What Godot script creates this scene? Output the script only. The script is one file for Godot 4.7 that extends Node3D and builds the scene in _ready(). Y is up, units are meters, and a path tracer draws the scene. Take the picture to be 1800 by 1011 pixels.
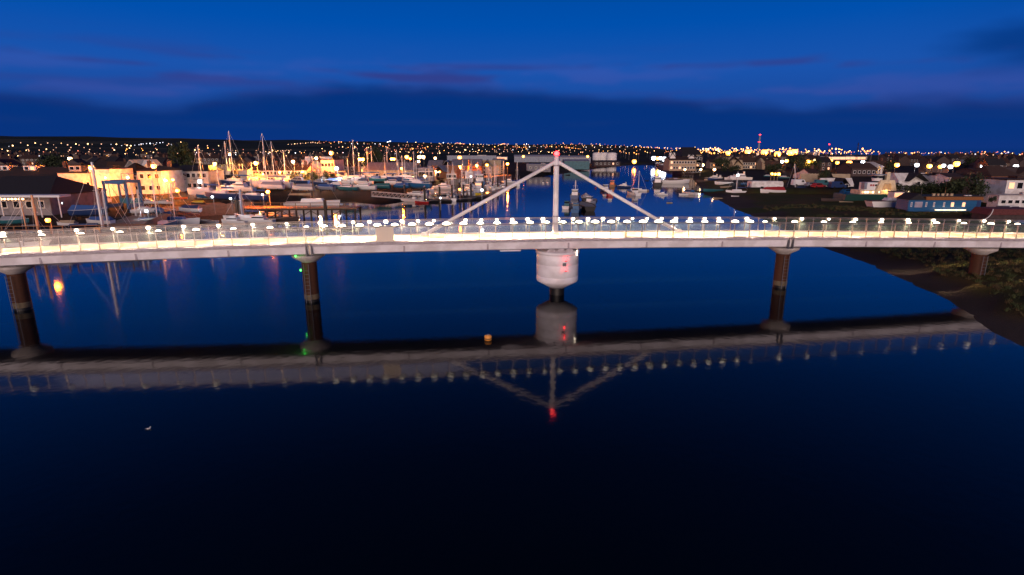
extends Node3D
# A footbridge over a tidal river at dusk, a marina and town on its banks.

class MB:
	var st := SurfaceTool.new()
	func _init():
		st.begin(Mesh.PRIMITIVE_TRIANGLES)
		st.set_smooth_group(4294967295)
	func smooth(on := true):
		st.set_smooth_group(1 if on else 4294967295)
	func col(c: Color):
		st.set_color(c)
	func tri(a: Vector3, b: Vector3, c: Vector3):
		st.add_vertex(a); st.add_vertex(c); st.add_vertex(b)
	func quad(a: Vector3, b: Vector3, c: Vector3, d: Vector3):
		tri(a, b, c); tri(a, c, d)
	func hexa(p: Array):  # 0-3 bottom ring, 4-7 top ring, counter-clockwise seen from above
		quad(p[4], p[5], p[6], p[7]); quad(p[3], p[2], p[1], p[0])
		for k in 4:
			var l := (k + 1) % 4
			quad(p[k], p[l], p[l + 4], p[k + 4])
	func box(c: Vector3, s: Vector3, turn := 0.0, top := Vector2.ONE):
		var p := []
		for y in [-0.5, 0.5]:
			var f := top if y > 0 else Vector2.ONE
			for q in [[-0.5, 0.5], [0.5, 0.5], [0.5, -0.5], [-0.5, -0.5]]:
				p.append(c + Vector3(q[0] * s.x * f.x, y * s.y, q[1] * s.z * f.y).rotated(Vector3.UP, turn))
		hexa(p)
	func tube(a: Vector3, b: Vector3, ra: float, rb: float, n := 8, cap := true):
		var d := (b - a).normalized()
		var x := d.cross(Vector3.UP if absf(d.y) < 0.9 else Vector3.RIGHT).normalized()
		var z := x.cross(d)
		smooth()
		for k in n:
			var e := TAU * k / n
			var g := TAU * (k + 1) / n
			var p := x * cos(e) + z * sin(e)
			var q := x * cos(g) + z * sin(g)
			quad(a + q * ra, a + p * ra, b + p * rb, b + q * rb)
		smooth(false)
		if cap:
			for k in n:
				var e := TAU * k / n
				var g := TAU * (k + 1) / n
				var p := x * cos(e) + z * sin(e)
				var q := x * cos(g) + z * sin(g)
				tri(a, a + p * ra, a + q * ra)
				tri(b, b + q * rb, b + p * rb)
	func lathe(o: Vector3, prof: Array, n := 24):  # [radius, height] from the bottom up
		for k in n:
			var e := TAU * k / n
			var g := TAU * (k + 1) / n
			var p := Vector3(cos(e), 0, -sin(e))
			var q := Vector3(cos(g), 0, -sin(g))
			for i in prof.size() - 1:
				var u: Array = prof[i]
				var v: Array = prof[i + 1]
				smooth()
				var y0 := Vector3(0, u[1], 0)
				var y1 := Vector3(0, v[1], 0)
				if u[0] > 0.001:
					tri(o + p * u[0] + y0, o + q * u[0] + y0, o + q * v[0] + y1)
				if v[0] > 0.001:
					tri(o + p * u[0] + y0, o + q * v[0] + y1, o + p * v[0] + y1)
		smooth(false)
	func ball(o: Vector3, r: Vector3, n := 8, m := 5):
		smooth()
		for i in m:
			for k in n:
				var p := []
				for q in [[i, k], [i, k + 1], [i + 1, k + 1], [i + 1, k]]:
					var e: float = PI * (float(q[0]) / m - 0.5)
					var g: float = TAU * q[1] / n
					p.append(o + Vector3(cos(e) * cos(g) * r.x, sin(e) * r.y, -cos(e) * sin(g) * r.z))
				if i < m - 1:
					tri(p[0], p[1], p[2]) if i == 0 and false else quad(p[0], p[1], p[2], p[3])
				else:
					tri(p[0], p[1], p[2])
		smooth(false)
	func prism(poly: PackedVector2Array, z0: float, z1: float):  # outline in x,y, pushed along z
		var idx := Geometry2D.triangulate_polygon(poly)
		var area := 0.0
		for i in poly.size():
			area += poly[i].cross(poly[(i + 1) % poly.size()])
		for i in range(0, idx.size(), 3):
			var a := poly[idx[i]]; var b := poly[idx[i + 1]]; var c := poly[idx[i + 2]]
			if (b - a).cross(c - a) < 0:
				var t := b; b = c; c = t
			tri(Vector3(a.x, a.y, z1), Vector3(b.x, b.y, z1), Vector3(c.x, c.y, z1))
			tri(Vector3(a.x, a.y, z0), Vector3(c.x, c.y, z0), Vector3(b.x, b.y, z0))
		for i in poly.size():
			var a := poly[i]
			var b := poly[(i + 1) % poly.size()]
			if area < 0:
				var t := a; a = b; b = t
			quad(Vector3(a.x, a.y, z0), Vector3(b.x, b.y, z0), Vector3(b.x, b.y, z1), Vector3(a.x, a.y, z1)) if false else quad(Vector3(a.x, a.y, z1), Vector3(a.x, a.y, z0), Vector3(b.x, b.y, z0), Vector3(b.x, b.y, z1))
	func done() -> ArrayMesh:
		st.generate_normals()
		return st.commit()

var M := {}
var used := {}
var part_used := {}
var rng := RandomNumberGenerator.new()
var grime: NoiseTexture2D
var lamp_balls := {}

func mat(key: String, r: float, g: float, b: float, rough := 0.7, metal := 0.0, dirt := 0.0) -> StandardMaterial3D:
	var m := StandardMaterial3D.new()
	m.resource_name = key
	m.albedo_color = Color(r, g, b).linear_to_srgb()
	m.roughness = rough
	m.metallic = metal
	if dirt > 0.0:
		m.albedo_texture = grime
		m.uv1_triplanar = true
		m.uv1_world_triplanar = true
		m.uv1_scale = Vector3.ONE * dirt
	M[key] = m
	return m

func glow(key: String, c: Color, power: float) -> StandardMaterial3D:
	var m := mat(key, 0.8, 0.8, 0.8)
	m.emission_enabled = true
	m.emission = c
	m.emission_energy_multiplier = power
	return m

func numbered(called: String) -> String:
	used[called] = used.get(called, -1) + 1
	return called if used[called] == 0 else "%s_%03d" % [called, used[called]]

func thing(called: String, label: String, category: String, at := Vector3.ZERO, turn := 0.0, group := "") -> Node3D:
	var o := Node3D.new()
	o.name = numbered(called)
	add_child(o)
	o.position = at
	o.rotation.y = turn
	tag(o, label, category, group)
	return o

func tag(o: Node, label: String, category: String, group := ""):
	o.set_meta("label", label)
	o.set_meta("category", category)
	if group:
		o.set_meta("group", group)

func part(parent: Node, called: String, mesh: Mesh, m: Material) -> MeshInstance3D:
	var o := MeshInstance3D.new()
	var key := str(parent.get_instance_id()) + called
	part_used[key] = part_used.get(key, -1) + 1
	o.name = called if part_used[key] == 0 else "%s_%03d" % [called, part_used[key]]
	o.mesh = mesh
	o.material_override = m
	parent.add_child(o, true)
	return o

func solo(called: String, mesh: Mesh, m: Material, label: String, category: String, group := "") -> MeshInstance3D:
	var o := MeshInstance3D.new()
	o.name = numbered(called)
	o.mesh = mesh
	o.material_override = m
	add_child(o)
	tag(o, label, category, group)
	return o

func struct(called: String, mesh: Mesh, m: Material, kind := "structure") -> MeshInstance3D:
	var o := MeshInstance3D.new()
	o.name = numbered(called)
	o.mesh = mesh
	o.material_override = m
	add_child(o)
	o.set_meta("kind", kind)
	return o

func bx(c: Vector3, s: Vector3, turn := 0.0, top := Vector2.ONE) -> ArrayMesh:
	var b := MB.new()
	b.box(c, s, turn, top)
	return b.done()

func rod(a: Vector3, b: Vector3, ra: float, rb: float, n := 8) -> ArrayMesh:
	var m := MB.new()
	m.tube(a, b, ra, rb, n)
	return m.done()

func omni(parent: Node, at: Vector3, c: Color, energy: float, size := 0.1) -> OmniLight3D:
	var l := OmniLight3D.new()
	l.name = "lamp_light"
	l.position = at
	l.light_color = c
	l.light_energy = energy
	l.light_size = size
	l.omni_range = 80.0
	l.omni_attenuation = 2.0
	l.shadow_enabled = true
	parent.add_child(l, true)
	return l

# ---------------------------------------------------------------- sky
func sky_color(az: float, el: float, n: FastNoiseLite, w: FastNoiseLite) -> Color:
	var e := absf(el)
	var keys := [[0.0, Color(0.003, 0.036, 0.2)], [3.0, Color(0.012, 0.062, 0.31)], [7.0, Color(0.01, 0.088, 0.42)], [11.0, Color(0.0, 0.08, 0.42)], [14.0, Color(0.0, 0.07, 0.37)],
		[20.0, Color(0.0, 0.042, 0.23)], [30.0, Color(0.0, 0.02, 0.11)], [45.0, Color(0.0, 0.01, 0.055)], [90.0, Color(0.0, 0.006, 0.035)]]
	var c: Color = keys[-1][1]
	for k in keys.size() - 1:
		if e < keys[k + 1][0]:
			c = keys[k][1].lerp(keys[k + 1][1], (e - keys[k][0]) / (keys[k + 1][0] - keys[k][0]))
			break
	var d := Vector3(sin(deg_to_rad(az)), tan(deg_to_rad(minf(e, 60.0))) * 4.0, -cos(deg_to_rad(az)))
	var big := n.get_noise_3d(d.x * 95, d.y * 60, d.z * 95)
	var fine := w.get_noise_3d(d.x * 190, d.y * 330, d.z * 190)
	# the long bank of cloud over the horizon
	var edge := 4.2
	var shape := [[-180.0, 4.4], [-110.0, 5.2], [-60.0, 4.6], [-41.0, 4.3], [-31.0, 3.7], [-25.0, 4.6], [-14.0, 5.3], [0.0, 5.4], [11.0, 4.9], [19.0, 4.1], [27.0, 3.6], [42.0, 3.3], [90.0, 4.8], [140.0, 4.0], [180.01, 4.4]]
	for k in shape.size() - 1:
		if az >= shape[k][0] and az < shape[k + 1][0]:
			edge = lerpf(shape[k][1], shape[k + 1][1], smoothstep(shape[k][0], shape[k + 1][0], az))
	edge += big * 0.9 + fine * 1.6
	var bank := smoothstep(edge + 0.9, edge - 1.0, e + fine * 0.8)
	var slit := 0.3 * exp(-pow((e - 2.3 - big * 0.5) / 0.22, 2.0)) * smoothstep(-0.1, 0.3, -fine + 0.2)
	c = c.lerp(Color(0.001, 0.022, 0.15), bank * (0.97 - slit))
	# lit pink upper rim of the bank
	c += Color(0.018, 0.003, 0.0) * smoothstep(0.0, 0.35, fine + 0.1) * exp(-pow((e - edge - 1.0) / 1.3, 2.0))
	# loose patches higher up
	var patch := smoothstep(0.16, 0.42, n.get_noise_3d(d.x * 45 + 300, d.y * 26, d.z * 45)) * smoothstep(30.0, 60.0, absf(az)) * smoothstep(4.0, 7.0, e) * smoothstep(30.0, 14.0, e)
	patch = maxf(patch, smoothstep(0.1, 0.8, exp(-pow((az - 45.0) / 10.0, 2.0) - pow((e - 7.3 + big) / 1.7, 2.0)) + fine * 0.35) * smoothstep(27.0, 35.0, az) * smoothstep(70.0, 50.0, az))
	c = c.lerp(Color(0.001, 0.035, 0.21), patch * 0.8)
	var wisp := smoothstep(0.12, 0.4, w.get_noise_3d(d.x * 110 + 90, d.y * 420, d.z * 110)) * exp(-pow((e - 6.6) / 1.4, 2.0))
	c = c.lerp(Color(0.032, 0.045, 0.24), wisp * 0.85)
	# town haze low down
	c += Color(0.004, 0.001, 0.001) * exp(-e / 1.2)
	return c

func make_sky() -> ImageTexture:
	var n := FastNoiseLite.new()
	n.seed = 5
	n.frequency = 0.03
	n.fractal_octaves = 4
	var w := FastNoiseLite.new()
	w.seed = 11
	w.frequency = 0.02
	w.fractal_octaves = 5
	var im := Image.create(1536, 768, false, Image.FORMAT_RGBF)
	im.fill(Color(0.002, 0.03, 0.18))
	for y in 384:
		var el := 90.0 - (y + 0.5) * 180.0 / 768.0
		if el > 34.0:
			im.fill_rect(Rect2i(0, y, 1536, 1), sky_color(0.0, el, n, w))
			continue
		for x in 1536:
			var az := (x + 0.5) * 360.0 / 1536.0        # a panorama starts at -z and turns towards +x
			im.set_pixel(x, y, sky_color(az if az < 180.0 else az - 360.0, el, n, w))
	return ImageTexture.create_from_image(im)

# ---------------------------------------------------------------- ground
var shore: Array = []        # [Vector2, bank kind] round the river, anticlockwise from the near bank on the right
var hill_noise := FastNoiseLite.new()

func to_shore(p: Vector2) -> Array:   # [distance, kind, inside]
	var best := 1e9
	var kind := 0
	var inside := false
	for i in shore.size():
		var a: Vector2 = shore[i][0]
		var b: Vector2 = shore[(i + 1) % shore.size()][0]
		var q := Geometry2D.get_closest_point_to_segment(p, a, b)
		var d := p.distance_squared_to(q)
		if d < best:
			best = d
			kind = shore[i][1]
		if (a.y > p.y) != (b.y > p.y) and p.x < (b.x - a.x) * (p.y - a.y) / (b.y - a.y) + a.x:
			inside = not inside
	return [sqrt(best), kind, inside]

func ground(x: float, z: float) -> float:
	var r := to_shore(Vector2(x, z))
	var d: float = r[0]
	if r[2]:
		return -0.015 - minf(d * (0.05 if r[1] == 2 else 0.25), 2.0)
	var nz := hill_noise.get_noise_2d(x * 6.0, z * 6.0)
	var h := 0.0
	if r[1] == 1:                       # quay
		h = minf(2.15, -1.0 + d * 0.7)
	elif r[1] == 2:                     # open mud with saltmarsh behind
		var mud := 0.01 + d * 0.045 + nz * 0.1 * minf(d * 0.4, 1.0)
		var marsh := smoothstep(3.0 + nz * 3.5, 4.4 + nz * 3.5, d) * 0.5
		var creek := absf(hill_noise.get_noise_2d(x * 2.6 + 50, z * 2.6))
		marsh *= smoothstep(0.012, 0.045, creek)
		var near := smoothstep(-98.0, -88.0, z)
		h = minf(mud, 0.5) + marsh * lerpf(0.25, 1.0, near) + smoothstep(34.0, 60.0, d) * 0.9 * near + smoothstep(50.0, 85.0, d) * 1.6 * (1.0 - near)
		h += hill_noise.get_noise_2d(x * 30.0, z * 30.0) * 0.10 * smoothstep(0.0, 3.0, d)
	else:                               # muddy slope
		h = minf(2.15, 0.02 + d * 0.16 + nz * 0.15 * minf(d * 0.3, 1.0))
	var away := Vector2(x, z).length()
	if away > 700.0:
		var side := clampf(0.62 - x / maxf(away, 1.0) * 1.25, 0.0, 1.25)
		h += smoothstep(800.0, 4600.0, away) * (9.0 + 50.0 * side + hill_noise.get_noise_2d(x * 0.035, z * 0.035) * 24.0)
		var coast := 740.0
		h -= smoothstep(coast - 60.0, coast + 60.0, x) * (h + 3.0)
	elif x > 660.0:
		h -= smoothstep(660.0, 780.0, x) * (h + 3.0)
	return h

func sheet(called: String, x0: float, x1: float, z0: float, z1: float, step: float, m: Material, hole := Rect2()):
	var nx := int(ceil((x1 - x0) / step))
	var nz := int(ceil((z1 - z0) / step))
	var v := PackedVector3Array()
	var c := PackedColorArray()
	var idx := PackedInt32Array()
	for j in nz + 1:
		for i in nx + 1:
			var x := x0 + i * step
			var z := z0 + j * step
			var y := ground(x, z)
			v.append(Vector3(x, y, z))
			var n1 := hill_noise.get_noise_2d(x * 3.0, z * 3.0)
			var k := Color(0.022, 0.02, 0.02)
			if Vector2(x, z).length() > 700.0:
				var f := hill_noise.get_noise_2d(floorf(x / 260.0) * 91.0, floorf((z + x * 0.3) / 330.0) * 77.0)
				k = Color(0.028, 0.035, 0.016) if f < 0.0 else Color(0.07, 0.065, 0.032)
				if n1 > 0.25:
					k = Color(0.012, 0.018, 0.008)
			elif z < -96.0 and z > -145.0 and x > 30.0 and y < 1.2 and hill_noise.get_noise_2d(x * 1.7, z * 4.0) > 0.02:
				k = Color(0.042, 0.052, 0.014)
			elif y < 0.44 + n1 * 0.1:
				k = (Color(0.048, 0.04, 0.036) if x > 22.0 else Color(0.012, 0.011, 0.008)) * (1.0 + n1 * 0.5)
			elif x > 20.0 and y < 1.5:
				k = Color(0.045, 0.052, 0.016).lerp(Color(0.075, 0.052, 0.024), clampf(n1 * 1.6 + 0.4, 0.0, 1.0))
			c.append(k)
	for j in nz:
		for i in nx:
			var a := j * (nx + 1) + i
			if hole.has_area() and hole.grow(-step * 0.6).has_point(Vector2(v[a].x + step / 2, v[a].z + step / 2)):
				continue
			if maxf(maxf(v[a].y, v[a + 1].y), maxf(v[a + nx + 1].y, v[a + nx + 2].y)) < -0.6:
				continue
			idx.append_array([a, a + 1, a + nx + 1, a + 1, a + nx + 2, a + nx + 1])
	var st := SurfaceTool.new()
	st.begin(Mesh.PRIMITIVE_TRIANGLES)
	st.set_smooth_group(0)
	for i in v.size():
		st.set_color(c[i])
		st.add_vertex(v[i])
	for i in idx:
		st.add_index(i)
	st.generate_normals()
	struct(called, st.commit(), m)

# ---------------------------------------------------------------- houses, trees, cars
var win_mesh: ArrayMesh
var pane_mesh: ArrayMesh
var door_mesh: ArrayMesh

func window(parent: Node, at: Vector3, turn := 0.0, lit := false, size := Vector2.ONE):
	var f := part(parent, "window", win_mesh, M.trim)
	f.position = at
	f.rotation.y = turn
	f.scale = Vector3(size.x, size.y, 1)
	part(f, "pane", pane_mesh, M.lit if lit else M.pane)

func roof_mesh(w: float, d: float, wh: float, rh: float, hip: float, over := 0.35) -> ArrayMesh:   # ridge along x
	var b := MB.new()
	var t := 0.16
	var hw := w / 2 + (over if hip > 0 else over * 0.6)
	var hd := d / 2 + over
	var drop := rh * over / (d / 2)
	var y0 := wh - drop + 0.05
	var y1 := wh + rh + 0.05
	var rx := hw - hip * d / 2
	for up in [0.0, t]:
		var a := Vector3(-hw, y0 + up, hd); var e := Vector3(hw, y0 + up, hd); var f := Vector3(hw, y0 + up, -hd); var g := Vector3(-hw, y0 + up, -hd)
		var r0 := Vector3(-rx, y1 + up, 0); var r1 := Vector3(rx, y1 + up, 0)
		if up > 0:
			b.quad(a, e, r1, r0); b.quad(f, g, r0, r1)
			if hip > 0:
				b.tri(e, f, r1); b.tri(g, a, r0)
		else:
			b.quad(e, a, r0, r1); b.quad(g, f, r1, r0)
			if hip > 0:
				b.tri(f, e, r1); b.tri(a, g, r0)
	var ring := [Vector3(-hw, y0, hd), Vector3(hw, y0, hd), Vector3(hw, y0, -hd), Vector3(-hw, y0, -hd)]
	if hip > 0:
		for k in 4:
			var p: Vector3 = ring[k]; var q: Vector3 = ring[(k + 1) % 4]
			b.quad(p, q, q + Vector3(0, t, 0), p + Vector3(0, t, 0))
	else:
		ring = [Vector3(-hw, y0, hd), Vector3(hw, y0, hd), Vector3(hw, y1, 0), Vector3(hw, y0, -hd), Vector3(-hw, y0, -hd), Vector3(-hw, y1, 0)]
		for k in 6:
			var p: Vector3 = ring[k]; var q: Vector3 = ring[(k + 1) % 6]
			b.quad(p, q, q + Vector3(0, t, 0), p + Vector3(0, t, 0))
	return b.done()

func wall_mesh(w: float, d: float, wh: float, rh: float, gabled: bool) -> ArrayMesh:
	var b := MB.new()
	if gabled:
		var p := PackedVector2Array([Vector2(-d / 2, 0), Vector2(d / 2, 0), Vector2(d / 2, wh), Vector2(0, wh + rh), Vector2(-d / 2, wh)])
		b.prism(p, -w / 2, w / 2)
	else:
		b.box(Vector3(0, wh / 2, 0), Vector3(w, wh, d))
	return b.done()

# o: turn, gable (end towards the front), hip, wins [columns, rows], lit [window numbers], chim, door, name, cat
func house(label: String, x: float, z: float, w: float, wh: float, rh: float, d: float, wall: String, roof: String, o := {}) -> Node3D:
	var turn: float = o.get("turn", 0.0)
	var base: float = o.get("base", 2.1)
	if not o.has("base"):
		var under := ground(x, z - d / 2)
		if under < 1.95 and under > -0.5:
			wh += base - under + 0.1
			base = under - 0.1
	var back := Vector3(0, 0, -d / 2).rotated(Vector3.UP, turn)
	var t := thing(o.get("name", "house"), label, o.get("cat", "house"), Vector3(x, base, z) + back, turn, o.get("group", ""))
	var gable: bool = o.get("gable", false)
	var hip: float = o.get("hip", 0.0)
	var fr := Node3D.new()
	var wm: MeshInstance3D
	var rm: MeshInstance3D
	if o.get("flat", false):
		wm = part(t, "wall", wall_mesh(w, d, wh, 0, false), M[wall])
		var b := MB.new()
		b.box(Vector3(0, wh + 0.12, 0), Vector3(w + 0.3, 0.24, d + 0.3))
		b.box(Vector3(w * 0.2, wh + 0.5, 0), Vector3(w * 0.18, 0.52, d * 0.3))
		rm = part(t, "roof", b.done(), M[roof])
	elif gable:
		wm = part(t, "wall", wall_mesh(d, w, wh, rh, true), M[wall])
		rm = part(t, "roof", roof_mesh(d, w, wh, rh, 0.0, 0.25), M[roof])
		wm.rotation.y = PI / 2
		rm.rotation.y = PI / 2
	else:
		wm = part(t, "wall", wall_mesh(w, d, wh, rh, hip == 0.0), M[wall]) if hip > 0.0 else part(t, "wall", _side_gable(w, d, wh, rh), M[wall])
		rm = part(t, "roof", roof_mesh(w, d, wh, rh, hip), M[roof])
	fr.free()
	for k in int(o.get("chim", 0)):
		var b := MB.new()
		b.box(Vector3(0, 0.6, 0), Vector3(0.9, 1.6, 0.6))
		for q in 2:
			b.tube(Vector3(-0.22 + 0.44 * q, 1.4, 0), Vector3(-0.22 + 0.44 * q, 1.75, 0), 0.13, 0.1, 6)
		var c := part(t, "chimney", b.done(), M.brick)
		var cx: float = w * (-0.42 + 0.84 * k / maxf(1.0, o.chim - 1)) if o.chim > 1 else w * 0.3
		c.position = Vector3(0.0 if gable else cx, wh + rh, -d * 0.25 if gable else 0.0)
	var grid: Array = o.get("wins", [0, 0])
	var lit: Array = o.get("lit", [])
	for r in grid[1]:
		for k in grid[0]:
			if o.get("door", false) and r == 0 and k == grid[0] / 2:
				continue
			var fx: float = (k + 0.5) / grid[0] - 0.5
			window(t, Vector3(fx * w * 0.94, wh * (r + 0.56) / grid[1], d / 2 + 0.01), 0.0, (r * int(grid[0]) + k) in lit, Vector2(o.get("ww", 1.0), o.get("whi", 1.0)))
	if o.get("door", false):
		var dr := part(t, "door", door_mesh, M.door)
		dr.position = Vector3(w * 0.94 * ((grid[0] / 2 + 0.5) / maxf(grid[0], 1) - 0.5), 0, d / 2 + 0.02)
	return t

func _side_gable(w: float, d: float, wh: float, rh: float) -> ArrayMesh:
	var b := MB.new()
	var h := w / 2
	var e := d / 2
	b.quad(Vector3(-h, 0, e), Vector3(h, 0, e), Vector3(h, wh, e), Vector3(-h, wh, e))
	b.quad(Vector3(h, 0, -e), Vector3(-h, 0, -e), Vector3(-h, wh, -e), Vector3(h, wh, -e))
	for s in [-1.0, 1.0]:
		var p := [Vector3(h * s, 0, e * s), Vector3(h * s, 0, -e * s), Vector3(h * s, wh, -e * s), Vector3(h * s, wh + rh, 0), Vector3(h * s, wh, e * s)]
		b.tri(p[0], p[1], p[2]); b.tri(p[0], p[2], p[4]); b.tri(p[2], p[3], p[4])
	b.quad(Vector3(-h, wh, e), Vector3(h, wh, e), Vector3(h, wh + rh, 0), Vector3(-h, wh + rh, 0))
	b.quad(Vector3(h, wh, -e), Vector3(-h, wh, -e), Vector3(-h, wh + rh, 0), Vector3(h, wh + rh, 0))
	return b.done()

var crowns: Array = []
var trunk_mesh: ArrayMesh

func make_crowns():
	for k in 3:
		var b := MB.new()
		rng.seed = 40 + k
		var lobes := []
		for i in 9:
			lobes.append([Vector3(rng.randfn(0, 0.42), 0.62 + rng.randf_range(-0.25, 0.3), rng.randfn(0, 0.42)), rng.randf_range(0.26, 0.48)])
		for i in 1500:
			var l: Array = lobes[rng.randi() % lobes.size()]
			var dir := Vector3(rng.randfn(), rng.randfn(), rng.randfn()).normalized()
			var p: Vector3 = l[0] + dir * l[1] * pow(rng.randf(), 0.4)
			var s := rng.randf_range(0.03, 0.07)
			var x := Vector3(rng.randfn(), rng.randfn(), rng.randfn()).normalized()
			var y := x.cross(dir).normalized()
			b.col(Color(0.022, 0.035, 0.012) * rng.randf_range(0.6, 1.5))
			b.quad(p - x * s, p - y * s * 0.7, p + x * s, p + y * s * 0.7)
		crowns.append(b.done())
	var t := MB.new()
	t.tube(Vector3(0, 0, 0), Vector3(0.02, 0.5, 0), 0.06, 0.04, 7)
	for k in 5:
		var e := TAU * k / 5.0
		t.tube(Vector3(0.02, 0.36 + k * 0.03, 0), Vector3(cos(e) * 0.35, 0.7 + 0.05 * (k % 2), sin(e) * 0.35), 0.025, 0.008, 5)
	trunk_mesh = t.done()

func tree(label: String, x: float, z: float, height: float, wide: float, k := 0, group := "", base := 2.1):
	var t := thing("tree", label, "tree", Vector3(x, base, z), x * 3.1, group)
	var tr := part(t, "trunk", trunk_mesh, M.bark)
	var cr := part(t, "crown", crowns[k % 3], M.leaf)
	tr.scale = Vector3(wide / 2, height / 1.2, wide / 2)
	cr.scale = Vector3(wide / 2, height / 1.2, wide / 2)

var car_meshes := {}
func car(label: String, x: float, z: float, turn: float, paint: String, van := false):
	var base := ground(x, z) + 0.02
	if car_meshes.is_empty():
		for v in [false, true]:
			var side := PackedVector2Array([Vector2(-2.1, 0.3), Vector2(2.1, 0.3), Vector2(2.15, 0.72), Vector2(1.1, 0.92), Vector2(-2.1, 0.95)])
			var top := PackedVector2Array([Vector2(-1.9, 0.95), Vector2(1.1, 0.92), Vector2(0.45, 1.42), Vector2(-1.3, 1.45)])
			if v:
				side = PackedVector2Array([Vector2(-2.4, 0.3), Vector2(2.4, 0.3), Vector2(2.4, 0.9), Vector2(1.6, 1.15), Vector2(-2.4, 1.15)])
				top = PackedVector2Array([Vector2(-2.4, 1.15), Vector2(1.6, 1.15), Vector2(1.0, 2.0), Vector2(-2.35, 2.05)])
			var a := MB.new(); a.prism(side, -0.85, 0.85)
			var b := MB.new(); b.prism(top, -0.76, 0.76)
			var g := MB.new()
			for s in [-1.0, 1.0]:
				var y0: float = 1.22 if v else 1.0
				var y1: float = 1.8 if v else 1.36
				var xa: float = 0.2 if v else -1.4
				var q := [Vector3(xa, y0, 0.77 * s), Vector3(1.2 if v else 0.8, y0, 0.77 * s), Vector3(0.85 if v else 0.4, y1, 0.77 * s), Vector3(xa + 0.15, y1, 0.77 * s)]
				if s > 0: g.quad(q[0], q[1], q[2], q[3])
				else: g.quad(q[3], q[2], q[1], q[0])
			var wl := MB.new(); wl.tube(Vector3(0, 0.32, -0.1), Vector3(0, 0.32, 0.1), 0.32, 0.32, 12)
			car_meshes[v] = [a.done(), b.done(), g.done(), wl.done()]
	var m: Array = car_meshes[van]
	var t := thing("parked_van" if van else "parked_car", label, "van" if van else "car", Vector3(x, base, z), turn)
	part(t, "body", m[0], M[paint]); part(t, "cabin", m[1], M[paint]); part(t, "side_window", m[2], M.pane)
	for s in [[-1.4, -0.8], [-1.4, 0.8], [1.4, -0.8], [1.4, 0.8]]:
		part(t, "wheel", m[3], M.rubber).position = Vector3(s[0], 0, s[1])

# ---------------------------------------------------------------- boats (built 8 m long, bow towards +x)
var boat_meshes := {}

func hull_mesh(L: float, B: float, F: float, draft: float, fine := 0.5, transom := 0.82) -> Array:
	var b := MB.new()
	var k := MB.new()
	var n := 12
	var ring := []
	for i in n + 1:
		var t := float(i) / n
		var hb := B / 2 * (1.0 - pow(maxf(0.0, (t - fine) / (1.0 - fine)), 2.3)) * lerpf(transom, 1.0, smoothstep(0.0, 0.45, t))
		hb = maxf(hb, 0.02)
		var yg := F * (0.86 + 0.34 * t * t)
		var yk := -draft * (1.0 - pow(t, 7.0))
		var x := (t - 0.5) * L + 0.04 * L * pow(t, 8.0)
		ring.append([Vector3(x - 0.03 * L * t, yk, 0), Vector3(x - 0.02 * L * t, lerpf(yk, yg, 0.3), hb * 0.78), Vector3(x, yg, hb), hb])
	b.smooth()
	for i in n:
		for s in [1.0, -1.0]:
			for j in 2:
				var p := []
				for q in [ring[i][j], ring[i + 1][j], ring[i + 1][j + 1], ring[i][j + 1]]:
					p.append(Vector3(q.x, q.y, q.z * s))
				if s > 0: b.quad(p[0], p[1], p[2], p[3])
				else: b.quad(p[3], p[2], p[1], p[0])
	b.smooth(false)
	var r: Array = ring[0]
	for s in [1.0, -1.0]:
		var f := Vector3(1, 1, s)
		if s > 0: b.quad(r[0], r[1] * f, r[2] * f, Vector3(r[2].x, r[2].y, 0))
		else: b.quad(Vector3(r[2].x, r[2].y, 0), r[2] * f, r[1] * f, r[0])
	for i in n:
		var a: Vector3 = ring[i][2] - Vector3(0, 0.07 * F, 0.04)
		var c: Vector3 = ring[i + 1][2] - Vector3(0, 0.07 * F, minf(0.04, ring[i + 1][3] * 0.5))
		k.quad(a, c, Vector3(c.x, c.y, -c.z), Vector3(a.x, a.y, -a.z))
	var rail := MB.new()
	for i in n:
		for s in [1.0, -1.0]:
			var f := Vector3(1, 1, s)
			rail.tube(ring[i][2] * f, ring[i + 1][2] * f, 0.045, 0.045, 4, false)
	return [b.done(), k.done(), rail.done()]

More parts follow.
